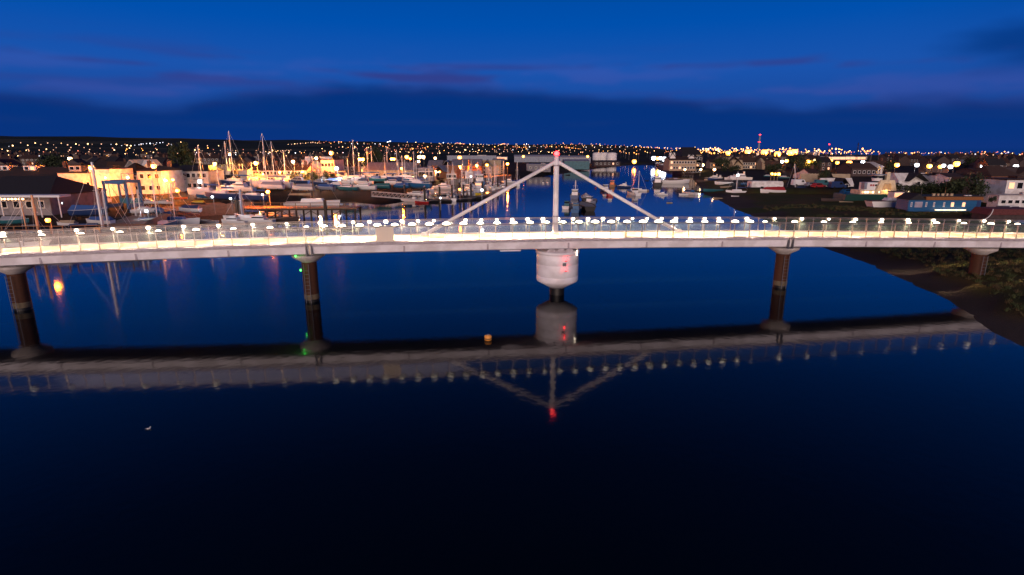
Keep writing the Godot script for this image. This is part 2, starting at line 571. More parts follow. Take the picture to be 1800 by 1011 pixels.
func boats_ready():
	boat_meshes.motor = hull_mesh(8, 2.8, 1.15, 0.5)
	boat_meshes.sail = hull_mesh(8, 2.5, 0.95, 0.7, 0.35, 0.6)
	boat_meshes.small = hull_mesh(8, 3.0, 1.1, 0.3, 0.45, 0.75)
	boat_meshes.work = hull_mesh(8, 2.9, 1.25, 0.7, 0.55, 0.9)
	var b := MB.new()
	b.box(Vector3(0.3, 1.5, 0), Vector3(3.8, 0.9, 2.1), 0.0, Vector2(0.86, 0.82))
	b.box(Vector3(2.3, 1.32, 0), Vector3(1.5, 0.5, 1.5), 0.0, Vector2(0.6, 0.7))
	boat_meshes.cabin = b.done()
	b = MB.new()
	b.box(Vector3(0.3, 1.62, 0), Vector3(3.5, 0.36, 2.06), 0.0, Vector2(0.95, 0.96))
	b.box(Vector3(-1.2, 2.5, 0), Vector3(0.05, 0.4, 1.3))
	boat_meshes.glass = b.done()
	b = MB.new()
	b.box(Vector3(0.0, 2.2, 0), Vector3(2.3, 0.5, 1.7), 0.0, Vector2(0.8, 0.9))
	b.box(Vector3(-1.0, 2.75, 0), Vector3(0.12, 0.9, 1.5)); b.box(Vector3(-0.85, 3.2, 0), Vector3(0.5, 0.08, 1.6))
	boat_meshes.bridge = b.done()
	b = MB.new()
	b.box(Vector3(0.2, 1.12, 0), Vector3(3.4, 0.5, 1.3), 0.0, Vector2(0.9, 0.8))
	boat_meshes.coachroof = b.done()
	b = MB.new()
	b.box(Vector3(-1.6, 1.7, 0), Vector3(1.6, 1.9, 1.8), 0.0, Vector2(0.92, 0.9)); b.box(Vector3(-1.6, 2.7, 0), Vector3(1.9, 0.1, 2.0))
	boat_meshes.wheelhouse = b.done()
	b = MB.new()
	b.box(Vector3(-1.6, 2.2, 0), Vector3(1.56, 0.5, 1.78), 0.0, Vector2(0.99, 0.98))
	boat_meshes.wheelhouse_glass = b.done()
	b = MB.new()
	for s in [-1.0, 1.0]:
		b.quad(Vector3(-3.8, 1.0, 1.25 * s), Vector3(3.0, 1.2, 0.9 * s), Vector3(2.6, 2.0, 0), Vector3(-3.6, 2.15, 0)) if s > 0 else b.quad(Vector3(-3.6, 2.15, 0), Vector3(2.6, 2.0, 0), Vector3(3.0, 1.2, -0.9), Vector3(-3.8, 1.0, -1.25))
	b.tri(Vector3(3.0, 1.2, 0.9), Vector3(3.9, 1.2, 0), Vector3(2.6, 2.0, 0)); b.tri(Vector3(3.9, 1.2, 0), Vector3(3.0, 1.2, -0.9), Vector3(2.6, 2.0, 0))
	b.tri(Vector3(-3.8, 1.0, -1.25), Vector3(-3.8, 1.0, 1.25), Vector3(-3.6, 2.15, 0))
	boat_meshes.cover = b.done()
	b = MB.new()
	b.box(Vector3(-1.2, 0.75, 0), Vector3(0.35, 0.08, 2.4)); b.box(Vector3(0.8, 0.75, 0), Vector3(0.35, 0.08, 2.3))
	boat_meshes.thwart = b.done()
	b = MB.new()
	b.tube(Vector3(0, 0, 0), Vector3(0, -1, 0), 0.09, 0.09, 5)
	boat_meshes.prop = b.done()
	b = MB.new()
	b.tube(Vector3(0, 1.9, 0), Vector3(-3.4, 1.95, 0), 0.06, 0.06, 6)
	b.tube(Vector3(-0.1, 2.06, 0), Vector3(-3.2, 2.06, 0), 0.17, 0.1, 7)
	boat_meshes.boom = b.done()

# kind, x, waterline height, z, length, turn in degrees, hull paint, upper paint
func boat(label: String, kind: String, x: float, z: float, length: float, o := {}) -> Node3D:
	var y: float = o.get("y", 0.0)
	var ashore: bool = o.get("ashore", false)
	if kind != "sail" and absf(sin(deg_to_rad(o.get("turn", 0.0)))) > 0.8:
		length *= 2.3
	var s := length / 8.0
	var cat: String = {"sail": "sailing boat", "motor": "motor boat", "covered": "boat", "dinghy": "dinghy", "fishing": "fishing boat", "cuddy": "boat"}[kind]
	var t := thing(cat.replace(" ", "_"), label, cat, Vector3(x, y + (0.75 * s + 0.2 if ashore else 0.0), z), deg_to_rad(o.get("turn", 0.0)), o.get("group", ""))
	var hm: Array = boat_meshes[{"sail": "sail", "motor": "motor", "covered": "motor", "dinghy": "small", "fishing": "work", "cuddy": "motor"}[kind]]
	var hull: Material = M[o.get("hull", "white")]
	var up: Material = M[o.get("up", "white")]
	var set_: Array = [part(t, "hull", hm[0], hull), part(t, "deck", hm[1], M.deckgrey), part(t, "rubbing_strake", hm[2], M.darkwood if kind in ["dinghy", "fishing"] else M.trim)]
	match kind:
		"motor":
			set_.append(part(t, "cabin", boat_meshes.cabin, up)); set_.append(part(t, "cabin_window", boat_meshes.glass, M.lit if o.get("lit", false) else M.pane))
			set_.append(part(t, "flybridge", boat_meshes.bridge, up))
		"cuddy":
			set_.append(part(t, "cabin", boat_meshes.cabin, up)); set_.append(part(t, "cabin_window", boat_meshes.glass, M.pane))
		"covered":
			set_.append(part(t, "cover", boat_meshes.cover, up))
		"dinghy":
			set_.append(part(t, "thwart", boat_meshes.thwart, M.wood))
		"fishing":
			set_.append(part(t, "wheelhouse", boat_meshes.wheelhouse, up)); set_.append(part(t, "wheelhouse_window", boat_meshes.wheelhouse_glass, M.lit if o.get("lit", false) else M.pane))
		"sail":
			set_.append(part(t, "coachroof", boat_meshes.coachroof, up)); set_.append(part(t, "boom", boat_meshes.boom, M[o.get("sailcover", "navy")]))
	for p in set_:
		p.scale = Vector3.ONE * s
	var mast: float = o.get("mast", 0.0)
	if mast > 0.0:
		var lean: float = o.get("lean", 0.0)
		var b := MB.new()
		var r: float = o.get("thick", 0.11)
		var foot := Vector3(0.05 * length, 0.1 * length, 0)
		var head := Vector3(0.05 * length + lean, mast, 0)
		b.tube(foot, head, r, r * 0.75, 7)
		part(t, "mast", b.done(), M[o.get("mastpaint", "alu")])
		b = MB.new()
		for e in [Vector3(0.5 * length, 0.13 * length, 0), Vector3(-0.48 * length, 0.11 * length, 0), Vector3(0.03 * length, 0.12 * length, 0.15 * length), Vector3(0.03 * length, 0.12 * length, -0.15 * length)]:
			b.tube(head, e, 0.02, 0.02, 3, false)
		var mid := foot.lerp(head, 0.62)
		b.tube(mid + Vector3(0, 0, 0.1 * length), mid - Vector3(0, 0, 0.1 * length), 0.035, 0.035, 4)
		part(t, "rigging", b.done(), M.alu)
	if ashore:
		for q in [Vector3(-2.4, -0.1, 0.9), Vector3(-2.4, -0.1, -0.9), Vector3(1.6, -0.1, 0.9), Vector3(1.6, -0.1, -0.9)]:
			var p := part(t, "prop", boat_meshes.prop, M.darkwood)
			p.position = q * s
			p.scale = Vector3(1, 0.75 * s + 0.2, 1)
	return t

# ---------------------------------------------------------------- lamps
func lamp(label: String, x: float, y: float, z: float, hue: String, size: float, energy: float, o := {}):
	var base: float = o.get("base", minf(2.1, y - 0.5))
	var t := thing(o.get("name", "street_lamp"), label, "lamp", Vector3(x, base, z), 0.0, o.get("group", ""))
	var h := y - base
	var d := Vector2(x, z).length()
	var r := clampf(d * 0.0019 * size, 0.12, 3.6)
	var b := MB.new()
	b.tube(Vector3(0, 0, -r - 0.1), Vector3(0, h + r * 0.6, -r - 0.1), 0.09, 0.06, 6)
	b.tube(Vector3(0, h + r * 0.6, -r - 0.1), Vector3(0, h + r * 0.9, 0), 0.05, 0.05, 5)
	part(t, "post", b.done(), M.post)
	var c := MB.new()
	c.lathe(Vector3(0, h + r * 0.75, 0), [[r * 0.75, 0], [r * 0.6, 0.12 * r + 0.04], [0.0, 0.35 * r + 0.05]], 10)
	part(t, "lamp_cap", c.done(), M.post)
	if not lamp_balls.has("ball"):
		var g := MB.new()
		g.ball(Vector3.ZERO, Vector3.ONE, 10, 6)
		lamp_balls.ball = g.done()
	var bulb := part(t, "lamp_globe", lamp_balls.ball, M["glow_" + hue])
	bulb.position = Vector3(0, h, 0)
	bulb.scale = Vector3.ONE * r
	if energy > 0.0:
		omni(t, Vector3(0, h - 0.25 * r, r + 0.22) if r >= 0.25 else Vector3(0, h, 0), Color(1.0, 0.45, 0.07) if hue == "orange" else M["glow_" + hue].emission, energy, minf(r, 0.3))

func _ready():
	# ------------------------------------------------ camera, sky, light, exposure
	var cam := Camera3D.new()
	cam.name = "camera"
	cam.position = Vector3(0, 13.6, 0)
	cam.rotation = Vector3(-atan(0.2435), 0, 0)
	cam.fov = rad_to_deg(2.0 * atan(0.5055))
	cam.near = 0.5
	cam.far = 20000.0
	add_child(cam)
	cam.current = true
	var we := WorldEnvironment.new()
	we.name = "environment"
	var env := Environment.new()
	env.background_mode = Environment.BG_SKY
	var sky := Sky.new()
	var pan := PanoramaSkyMaterial.new()
	pan.panorama = make_sky()
	pan.energy_multiplier = 1.0
	sky.sky_material = pan
	env.sky = sky
	env.tonemap_mode = Environment.TONE_MAPPER_LINEAR
	env.tonemap_exposure = 1.0
	env.sdfgi_enabled = true
	env.ssao_enabled = true
	env.ssil_enabled = true
	we.environment = env
	add_child(we)
	var sun := DirectionalLight3D.new()        # the afterglow of the sunset behind the camera
	sun.name = "sunset_afterglow"
	sun.light_color = Color(1.0, 0.87, 0.8)
	sun.light_energy = 0.95
	sun.light_angular_distance = 40.0
	sun.rotation = Vector3(deg_to_rad(-9.0), deg_to_rad(-8.0), 0)
	sun.shadow_enabled = true
	sun.sky_mode = DirectionalLight3D.SKY_MODE_LIGHT_ONLY
	add_child(sun)

	materials()
	hill_noise.seed = 3
	hill_noise.frequency = 0.02
	hill_noise.fractal_octaves = 4
	setting()
	bridge()
	piers()
	buildings()
	harbour()
	boats()
	lamps()
	town()
	small_things()

func materials():
	grime = NoiseTexture2D.new()
	var fn := FastNoiseLite.new()
	fn.seed = 8
	fn.frequency = 0.012
	fn.fractal_octaves = 6
	grime.noise = fn
	grime.width = 512
	grime.height = 512
	grime.seamless = true
	var ramp := Gradient.new()
	ramp.set_color(0, Color(0.88, 0.87, 0.86))
	ramp.set_color(1, Color(1, 1, 1))
	ramp.set_offset(0, 0.2)
	ramp.set_offset(1, 0.62)
	grime.color_ramp = ramp
	mat("white", 0.74, 0.74, 0.74, 0.35)
	mat("cream", 0.68, 0.58, 0.4, 0.5, 0.0, 0.12)
	mat("navy", 0.02, 0.045, 0.14, 0.4)
	mat("bluepaint", 0.012, 0.1, 0.25, 0.45)
	mat("bluecover", 0.03, 0.09, 0.28, 0.8)
	mat("teal", 0.02, 0.12, 0.15, 0.45)
	mat("red", 0.34, 0.025, 0.03, 0.5)
	mat("orange", 0.7, 0.16, 0.03, 0.5)
	mat("yellow", 0.62, 0.5, 0.04, 0.6)
	mat("green", 0.01, 0.06, 0.05, 0.5)
	mat("greycover", 0.24, 0.25, 0.3, 0.85)
	mat("black", 0.012, 0.012, 0.014, 0.6)
	mat("deckgrey", 0.25, 0.24, 0.22, 0.8)
	mat("orangespar", 0.7, 0.42, 0.22, 0.5)
	mat("rustboard", 0.24, 0.09, 0.025, 0.8, 0.0, 0.5)
	mat("redroof", 0.12, 0.03, 0.03, 0.8, 0.0, 0.3)
	mat("buoyorange", 0.85, 0.36, 0.06, 0.5)
	mat("wood", 0.24, 0.14, 0.07, 0.7, 0.0, 0.6)
	mat("darkwood", 0.05, 0.035, 0.025, 0.85, 0.0, 0.6)
	mat("alu", 0.62, 0.6, 0.6, 0.35, 0.4)
	mat("trim", 0.7, 0.7, 0.7, 0.5)
	mat("pane", 0.012, 0.014, 0.018, 0.1)
	mat("door", 0.06, 0.03, 0.03, 0.5)
	mat("rubber", 0.012, 0.012, 0.012, 0.9)
	mat("post", 0.16, 0.15, 0.15, 0.5, 0.3)
	mat("bark", 0.04, 0.03, 0.02, 0.9)
	var lf := mat("leaf", 1, 1, 1, 0.8)
	lf.vertex_color_use_as_albedo = true
	# walls and roofs
	mat("w_render", 0.62, 0.58, 0.5, 0.85, 0.0, 0.09)
	mat("w_white", 0.74, 0.73, 0.72, 0.8, 0.0, 0.09)
	mat("w_grey", 0.19, 0.19, 0.22, 0.85, 0.0, 0.09)
	mat("w_lilac", 0.36, 0.33, 0.42, 0.85, 0.0, 0.09)
	mat("w_tan", 0.42, 0.33, 0.22, 0.85, 0.0, 0.12)
	mat("brick", 0.1, 0.05, 0.035, 0.9, 0.0, 0.3)
	mat("w_brick", 0.34, 0.15, 0.08, 0.9, 0.0, 0.15)
	mat("w_dark", 0.07, 0.05, 0.05, 0.9, 0.0, 0.15)
	mat("w_dusk", 0.13, 0.1, 0.08, 0.9, 0.0, 0.15)
	mat("w_teal", 0.04, 0.14, 0.18, 0.6, 0.0, 0.1)
	mat("w_metal", 0.22, 0.26, 0.34, 0.5, 0.0, 0.1)
	mat("r_slate", 0.015, 0.014, 0.018, 0.8, 0.0, 0.25)
	mat("r_tile", 0.04, 0.018, 0.014, 0.85, 0.0, 0.25)
	mat("r_brown", 0.06, 0.032, 0.022, 0.85, 0.0, 0.25)
	mat("r_sheet", 0.2, 0.2, 0.24, 0.5, 0.0, 0.12)
	mat("r_pale", 0.5, 0.47, 0.45, 0.6, 0.0, 0.12)
	mat("concrete", 0.5, 0.46, 0.44, 0.8, 0.0, 0.35)
	mat("quay", 0.16, 0.13, 0.11, 0.9, 0.0, 0.3)
	# bridge
	mat("girder", 0.82, 0.8, 0.84, 0.45, 0.0, 0.07)
	mat("lip", 0.42, 0.38, 0.42, 0.5, 0.0, 0.3)
	mat("deck", 0.52, 0.4, 0.3, 0.8, 0.0, 0.5)
	mat("steel", 0.4, 0.34, 0.3, 0.35, 0.6)
	mat("bracket", 0.13, 0.13, 0.15, 0.5, 0.3)
	mat("rust", 0.06, 0.018, 0.005, 0.8, 0.0, 0.7)
	mat("weed", 0.006, 0.006, 0.005, 0.5, 0.0, 0.7)
	mat("tide", 0.13, 0.1, 0.06, 0.8, 0.0, 0.9)
	var pn := mat("panel", 0.86, 0.82, 0.72, 0.6)
	pn.backlight_enabled = true
	pn.backlight = Color(0.8, 0.75, 0.65)
	var gl := mat("glass", 0.55, 0.78, 0.8, 0.06)
	gl.albedo_color.a = 0.06
	gl.transparency = BaseMaterial3D.TRANSPARENCY_ALPHA
	glow("glow_rail", Color(1.0, 0.92, 0.8), 6.0)
	glow("glow_orange", Color(1.0, 0.6, 0.16), 6.5)
	glow("glow_yellow", Color(1.0, 0.66, 0.2), 6.5)
	glow("glow_warm", Color(1.0, 0.78, 0.5), 6.5)
	glow("glow_white", Color(0.92, 0.95, 1.0), 6.5)
	glow("glow_far_orange", Color(1.0, 0.45, 0.14), 1.6)
	glow("glow_far_yellow", Color(1.0, 0.62, 0.25), 1.6)
	glow("glow_far_warm", Color(1.0, 0.72, 0.5), 1.5)
	glow("glow_far_white", Color(0.92, 0.93, 1.0), 1.5)
	glow("glow_red", Color(1.0, 0.03, 0.06), 12.0)
	glow("glow_green", Color(0.08, 1.0, 0.25), 5.0)
	glow("lit", Color(1.0, 0.6, 0.24), 1.6)
	glow("lit_white", Color(1.0, 0.85, 0.65), 2.6)
	win_mesh = bx(Vector3(0, 0, 0.03), Vector3(1.15, 1.35, 0.07))
	pane_mesh = bx(Vector3(0, 0, 0.07), Vector3(0.92, 1.1, 0.03))
	door_mesh = bx(Vector3(0, 1.02, 0.02), Vector3(0.95, 2.05, 0.08))
	make_crowns()
	boats_ready()

func setting():
	var wm := mat("water", 0.001, 0.003, 0.006, 0.065)
	wm.metallic_specular = 0.36
	var wn := NoiseTexture2D.new()
	var fn := FastNoiseLite.new()
	fn.seed = 21
	fn.frequency = 0.02
	fn.fractal_octaves = 4
	wn.noise = fn
	wn.width = 512
	wn.height = 512
	wn.seamless = true
	wn.as_normal_map = true
	wn.bump_strength = 1.0
	wm.normal_enabled = true
	wm.normal_texture = wn
	wm.roughness = 0.06
	wm.normal_scale = 0.16
	wm.uv1_triplanar = true
	wm.uv1_world_triplanar = true
	wm.uv1_scale = Vector3(0.11, 0.11, 0.11)
	var b := MB.new()
	b.quad(Vector3(-12000, 0, 9000), Vector3(12000, 0, 9000), Vector3(12000, 0, -15000), Vector3(-12000, 0, -15000))
	struct("water", b.done(), wm)
	shore = [
		[Vector2(60, 40), 2], [Vector2(44, -12), 2], [Vector2(35.55, -34.8), 2], [Vector2(36.46, -39.82), 2], [Vector2(37.36, -43.46), 2], [Vector2(39.49, -48.14), 2], [Vector2(40.94, -53.63), 2], [Vector2(41.63, -58.78), 2], [Vector2(43.44, -67.66), 2], [Vector2(44.04, -77.62), 2], [Vector2(45.74, -90.85), 2], [Vector2(49.44, -111.02), 2],
		[Vector2(51.76, -132.6), 2], [Vector2(56.93, -158.56), 2], [Vector2(59.53, -179.05), 0], [Vector2(68.34, -208.55), 0], [Vector2(82.43, -263.47), 0], [Vector2(101.48, -324.11), 0], [Vector2(100.49, -366.08), 1], [Vector2(107.04, -420.41), 1], [Vector2(129.61, -530.26), 1],
		[Vector2(122.75, -550.78), 0], [Vector2(88.65, -476.9), 0], [Vector2(55.99, -408.3), 0], [Vector2(33.33, -339.7), 0], [Vector2(0, -263.47), 0], [Vector2(-9.33, -236.79), 1], [Vector2(-24.06, -221.79), 1], [Vector2(-29.57, -199.6), 0], [Vector2(-26.33, -168.19), 0], [Vector2(-29.47, -148.33), 0], [Vector2(-37.91, -146.75), 0], [Vector2(-45.72, -156.76), 0],
		[Vector2(-47.59, -140.75), 0], [Vector2(-55.73, -130.08), 0], [Vector2(-56.48, -123.06), 1], [Vector2(-60.86, -121.96), 1], [Vector2(-65.87, -117.75), 1], [Vector2(-63.15, -105.01), 1], [Vector2(-59.54, -92.73), 1], [Vector2(-54.08, -81.93), 1], [Vector2(-70.77, -77.62), 1], [Vector2(-150, -72), 1], [Vector2(-300, -60), 1], [Vector2(-300, 40), 1]]
	var gm := mat("ground", 1, 1, 1, 0.6)
	gm.vertex_color_use_as_albedo = true
	gm.roughness = 0.92
	gm.metallic_specular = 0.2
	var gn := NoiseTexture2D.new()
	var f2 := FastNoiseLite.new()
	f2.frequency = 0.05
	f2.fractal_octaves = 5
	gn.noise = f2
	gn.width = 512
	gn.height = 512
	gn.seamless = true
	gm.heightmap_enabled = true
	gm.heightmap_texture = gn
	gm.heightmap_scale = 9.0
	gm.uv1_triplanar = true
	gm.uv1_world_triplanar = true
	gm.uv1_scale = Vector3.ONE * 0.22
	var near := Rect2(-152, -322, 304, 300)
	sheet("ground", -152, 152, -322, -22, 1.5, gm)
	sheet("ground", -1000, 1000, -1000, -20, 14.0, gm, near)
	sheet("hills", -6500, 3000, -6500, -986, 90.0, gm)
	sheet("hills", -6500, -990, -990, 0, 90.0, gm)
	# quay walls: a deck strip with a vertical face along the hard edges
	for run in [[19, 21], [26, 28], [36, 43]]:
		var q := MB.new()
		for i in range(run[0] - 1, run[1] - 1):
			var a: Vector2 = shore[i][0]
			var c: Vector2 = shore[i + 1][0]
			var inw := (c - a).normalized().rotated(PI / 2) * 5.0
			if to_shore((a + c) / 2 + inw * 0.1)[2]:
				inw = -inw
			q.hexa([Vector3(a.x, -1.5, a.y), Vector3(c.x, -1.5, c.y), Vector3(c.x + inw.x, -1.5, c.y + inw.y), Vector3(a.x + inw.x, -1.5, a.y + inw.y), Vector3(a.x, 2.22, a.y), Vector3(c.x, 2.22, c.y), Vector3(c.x + inw.x, 2.22, c.y + inw.y), Vector3(a.x + inw.x, 2.22, a.y + inw.y)])
		struct("quay", q.done(), M.quay)

# ---------------------------------------------------------------- the bridge
const TH := 0.11886
func bs(s: float, y: float, v: float) -> Vector3:      # along, up, across (towards the camera)
	return Vector3(4.32 + cos(TH) * s + sin(TH) * v, y, -53.4 - sin(TH) * s + cos(TH) * v)

func deck_y(s: float) -> float:
	var k := [[-80.0, 4.1], [-42.0, 5.32], [-22.3, 5.63], [0.0, 5.68], [22.2, 5.4], [45.0, 4.85], [70.0, 4.1], [90.0, 3.4]]
	var i := 0
	while i < k.size() - 2 and s > k[i + 1][0]:
		i += 1
	var t: float = (s - k[i][0]) / (k[i + 1][0] - k[i][0])
	var m0: float = (k[i + 1][1] - k[maxi(i - 1, 0)][1]) / (k[i + 1][0] - k[maxi(i - 1, 0)][0])
	var m1: float = (k[mini(i + 2, k.size() - 1)][1] - k[i][1]) / (k[mini(i + 2, k.size() - 1)][0] - k[i][0])
	return cubic_interpolate_in_time(k[i][1], k[i + 1][1], k[i][1] - m0 * 10, k[i + 1][1] + m1 * 10, t, k[i + 1][0] - k[i][0], -10.0, k[i + 1][0] - k[i][0] + 10.0)

func sweep(s0: float, s1: float, sec: Array, n: int) -> ArrayMesh:   # sec: [across, up from deck] round the section, anticlockwise seen from -s
	var b := MB.new()
	for i in n:
		var a := lerpf(s0, s1, float(i) / n)
		var c := lerpf(s0, s1, float(i + 1) / n)
		for j in sec.size():
			var p: Array = sec[j]
			var q: Array = sec[(j + 1) % sec.size()]
			b.quad(bs(a, deck_y(a) + p[1], p[0]), bs(c, deck_y(c) + p[1], p[0]), bs(c, deck_y(c) + q[1], q[0]), bs(a, deck_y(a) + q[1], q[0]))
	for e in [[s0, 1.0], [s1, -1.0]]:
		var pts := PackedVector2Array()
		for p in sec:
			pts.append(Vector2(p[0], p[1]))
		var ids := Geometry2D.triangulate_polygon(pts)
		for i in range(0, ids.size(), 3):
			var w := []
			for k in 3:
				w.append(bs(e[0], deck_y(e[0]) + pts[ids[i + k]].y, pts[ids[i + k]].x))
			b.tri(w[0], w[1], w[2])
	return b.done()

func bridge():
	var t := thing("footbridge", "long white steel footbridge with glass railings crossing the river on piers", "bridge")
	var spans := [[-75.0, -22.35], [-22.25, 22.15], [22.25, 85.0]]
	for sp in spans:
		var n := int((sp[1] - sp[0]) / 2.0)
		part(t, "girder", sweep(sp[0], sp[1], [[1.7, -1.02], [2.02, -0.9], [2.12, -0.24], [-2.12, -0.24], [-2.02, -0.9], [-1.7, -1.02]], n), M.girder)
		for e in [1.0, -1.0]:
			var sec := [[2.02 * e, -0.238], [2.3 * e, -0.2], [2.32 * e, 0.03], [2.02 * e, 0.03]]
			if e < 0:
				sec.reverse()
			part(t, "edge_beam", sweep(sp[0], sp[1], sec, n), M.lip)
		part(t, "deck_surface", sweep(sp[0], sp[1], [[-2.018, -0.236], [2.018, -0.236], [2.018, 0.0], [-2.018, 0.0]], n), M.deck)
		for e in [1.0, -1.0]:
			var sec := [[1.9 * e, 0.003], [2.0 * e, 0.003], [2.0 * e, 0.11], [1.9 * e, 0.11]]
			if e < 0:
				sec.reverse()
			part(t, "kerb", sweep(sp[0], sp[1], sec, n), M.girder)
			var rail := MB.new()
			for i in n:
				var a: float = lerpf(sp[0], sp[1], float(i) / n)
				var c: float = lerpf(sp[0], sp[1], float(i + 1) / n)
				rail.tube(bs(a, deck_y(a) + 1.43, 2.16 * e), bs(c, deck_y(c) + 1.43, 2.16 * e), 0.035, 0.035, 6, false)
			part(t, "handrail", rail.done(), M.steel)
	# posts, glass and rail lamps
	var post := MB.new()
	post.box(Vector3(0, 0.72, 0), Vector3(0.05, 1.36, 0.1), 0.0, Vector2(1, 0.6))
	post.box(Vector3(0, 0.055, 0), Vector3(0.16, 0.03, 0.16))
	post.box(Vector3(0, 1.26, 0), Vector3(0.34, 0.03, 0.03))
	var post_mesh := post.done()
	var pane := MB.new()
	pane.quad(Vector3(0.06, 0.14, 0), Vector3(1.44, 0.14, 0), Vector3(1.44, 1.3, 0), Vector3(0.06, 1.3, 0))
	var pane_m := pane.done()
	var clip := bx(Vector3(0.75, 1.315, 0), Vector3(1.38, 0.03, 0.03))
	var bulb := MB.new()
	bulb.ball(Vector3.ZERO, Vector3(0.15, 0.13, 0.13), 10, 6)
	var bulb_m := bulb.done()
	var dome := MB.new()
	dome.lathe(Vector3.ZERO, [[0.25, 0.0], [0.24, 0.06], [0.19, 0.115], [0.1, 0.15], [0.0, 0.16]], 14)
	var dome_m := dome.done()
	var cup := MB.new()
	cup.lathe(Vector3.ZERO, [[0.06, -0.12], [0.24, -0.08], [0.36, -0.015], [0.355, 0.0], [0.0, -0.005]], 14)
	var cup_m := cup.done()
	var cap_m := bx(Vector3(0, 0.13, 0), Vector3(0.3, 0.04, 0.14))
	for e in [1.0, -1.0]:
		for k in range(-48, 52):
			var s: float = -1.55 + k * 1.5 + (0.0 if e > 0 else 0.35)
			var o := part(t, "post", post_mesh, M.steel)
			o.position = bs(s, deck_y(s), 2.16 * e)
			o.rotation.y = TH
			var mid := s + 0.75
			if e > 0 and (k == -10):
				var pm := MB.new()
				pm.box(Vector3(0.75, 0.71, 0), Vector3(1.42, 1.32, 0.05))
				pm.box(Vector3(0.75, 0.9, 0.03), Vector3(1.42, 0.03, 0.02))
				var g := part(t, "solid_panel", pm.done(), M.panel)
				g.position = bs(s, deck_y(s), 2.17)
				g.rotation.y = TH
			else:
				var g := part(t, "glass_panel", pane_m, M.glass)
				g.position = bs(s, deck_y(s), 2.16 * e)
				g.rotation = Vector3(0, TH, atan2(deck_y(s + 1.5) - deck_y(s), 1.5))
				var cl := part(g, "top_clip", clip, M.steel)
				cl.position = Vector3.ZERO
			var swing := s > -22.0 and s < 18.2
			if (swing or posmod(k, 2) == 0) and s > -56 and s < 62:
				var b := part(t, "rail_lamp", dome_m if e > 0 else bulb_m, M.glow_rail)
				b.position = bs(s + 0.12, deck_y(s) + (1.42 if e > 0 else 1.3), 1.92 if e > 0 else -2.02)
				b.rotation.y = TH
				if e < 0:
					part(b, "lamp_cap", cap_m, M.steel)
				if e > 0:
					part(b, "lamp_cup", cup_m, M.black)
				var vary := 0.5 + 0.5 * sin(k * 12.9898 + e * 4.1) * cos(k * 7.23)
				b.scale = Vector3.ONE * ((1.15 if swing else 0.8) + 0.35 * vary if e > 0 else 0.9 + 0.5 * vary)
				var sl := SpotLight3D.new()
				sl.name = "rail_spot"
				sl.rotation.x = deg_to_rad(-72.0 if e > 0 else -106.0)
				sl.light_color = Color(1.0, 0.84, 0.66)
				sl.light_energy = (38.0 if swing else 32.0) * (0.75 + 0.5 * vary)
				sl.spot_angle = 58.0
				sl.spot_angle_attenuation = 0.8
				sl.spot_range = 60.0
				sl.spot_attenuation = 2.0
				sl.light_size = 0.1 if e < 0 else 0.03
				sl.position.y = 0.0 if e < 0 else -0.18
				sl.shadow_enabled = true
				b.add_child(sl, true)
	# mast, stays and beacon
	var m := MB.new()
	m.lathe(bs(0, deck_y(0) - 0.02, -1.2), [[0.42, 0], [0.42, 0.12], [0.3, 0.16], [0.27, 0.5], [0.25, 6.7], [0.22, 7.25], [0.0, 7.3]], 20)
	part(t, "mast", m.done(), M.girder)
	for e in [[-12.45, -1.2], [12.35, -1.2]]:
		var foot := bs(e[0], deck_y(e[0]) + 0.12, e[1])
		var head := bs(signf(e[0]) * 0.1, deck_y(0) + 6.75, -1.2)
		var b := MB.new()
		b.tube(foot, head, 0.17, 0.17, 10)
		var st := part(t, "stay", b.done(), M.girder)
		var f := MB.new()
		f.box(foot + Vector3(0, 0.06, 0), Vector3(0.95, 0.3, 0.42), TH, Vector2(0.6, 0.8))
		f.tube(foot + Vector3(0, 0.05, 0.3), foot + Vector3(0, 0.05, -0.3), 0.12, 0.12, 8)
		part(st, "stay_foot", f.done(), M.girder)
	var bc := MB.new()
	bc.lathe(Vector3.ZERO, [[0.0, -0.2], [0.22, -0.16], [0.27, 0.0], [0.2, 0.18], [0.0, 0.27]], 12)
	var be := part(t, "beacon_light", bc.done(), M.glow_red)
	be.position = bs(0, deck_y(0) + 7.5, -1.2)
	omni(be, Vector3.ZERO, Color(1, 0.05, 0.08), 6.0, 0.12)
	# joint brackets at the swing span's ends
	for e in [[-22.3, 1.0], [22.2, -1.0]]:
		var b := MB.new()
		for q in [-0.22, 0.22]:
			b.box(bs(e[0] + q, deck_y(e[0]) - 0.52, 2.2), Vector3(0.09, 1.0, 0.34), TH)
		b.box(bs(e[0], deck_y(e[0]) + 0.0, 2.26), Vector3(0.53, 0.07, 0.4), TH)
		b.box(bs(e[0], deck_y(e[0]) - 1.04, 2.2), Vector3(0.53, 0.06, 0.34), TH)
		part(t, "joint_bracket", b.done(), M.bracket)
	for k in 19:
		var s := -66.0 + k * 7.4
		if absf(s + 22.3) > 1.5 and absf(s - 22.2) > 1.5:
			part(t, "seam_plate", bx(bs(s, deck_y(s) - 0.57, 2.085), Vector3(0.16, 0.62, 0.03), TH), M.lip)
	for h in [1.6, 6.35]:
		var c := MB.new()
		c.lathe(bs(0, deck_y(0) + h, -1.2), [[0.24, 0], [0.3, 0.02], [0.3, 0.12], [0.24, 0.14]], 20)
		part(t, "mast_collar", c.done(), M.lip)
	# service box hung under the girder
	part(t, "service_hatch", bx(bs(-4.7, deck_y(-4.7) - 1.09, 1.5), Vector3(1.9, 0.1, 0.5), TH), M.girder)

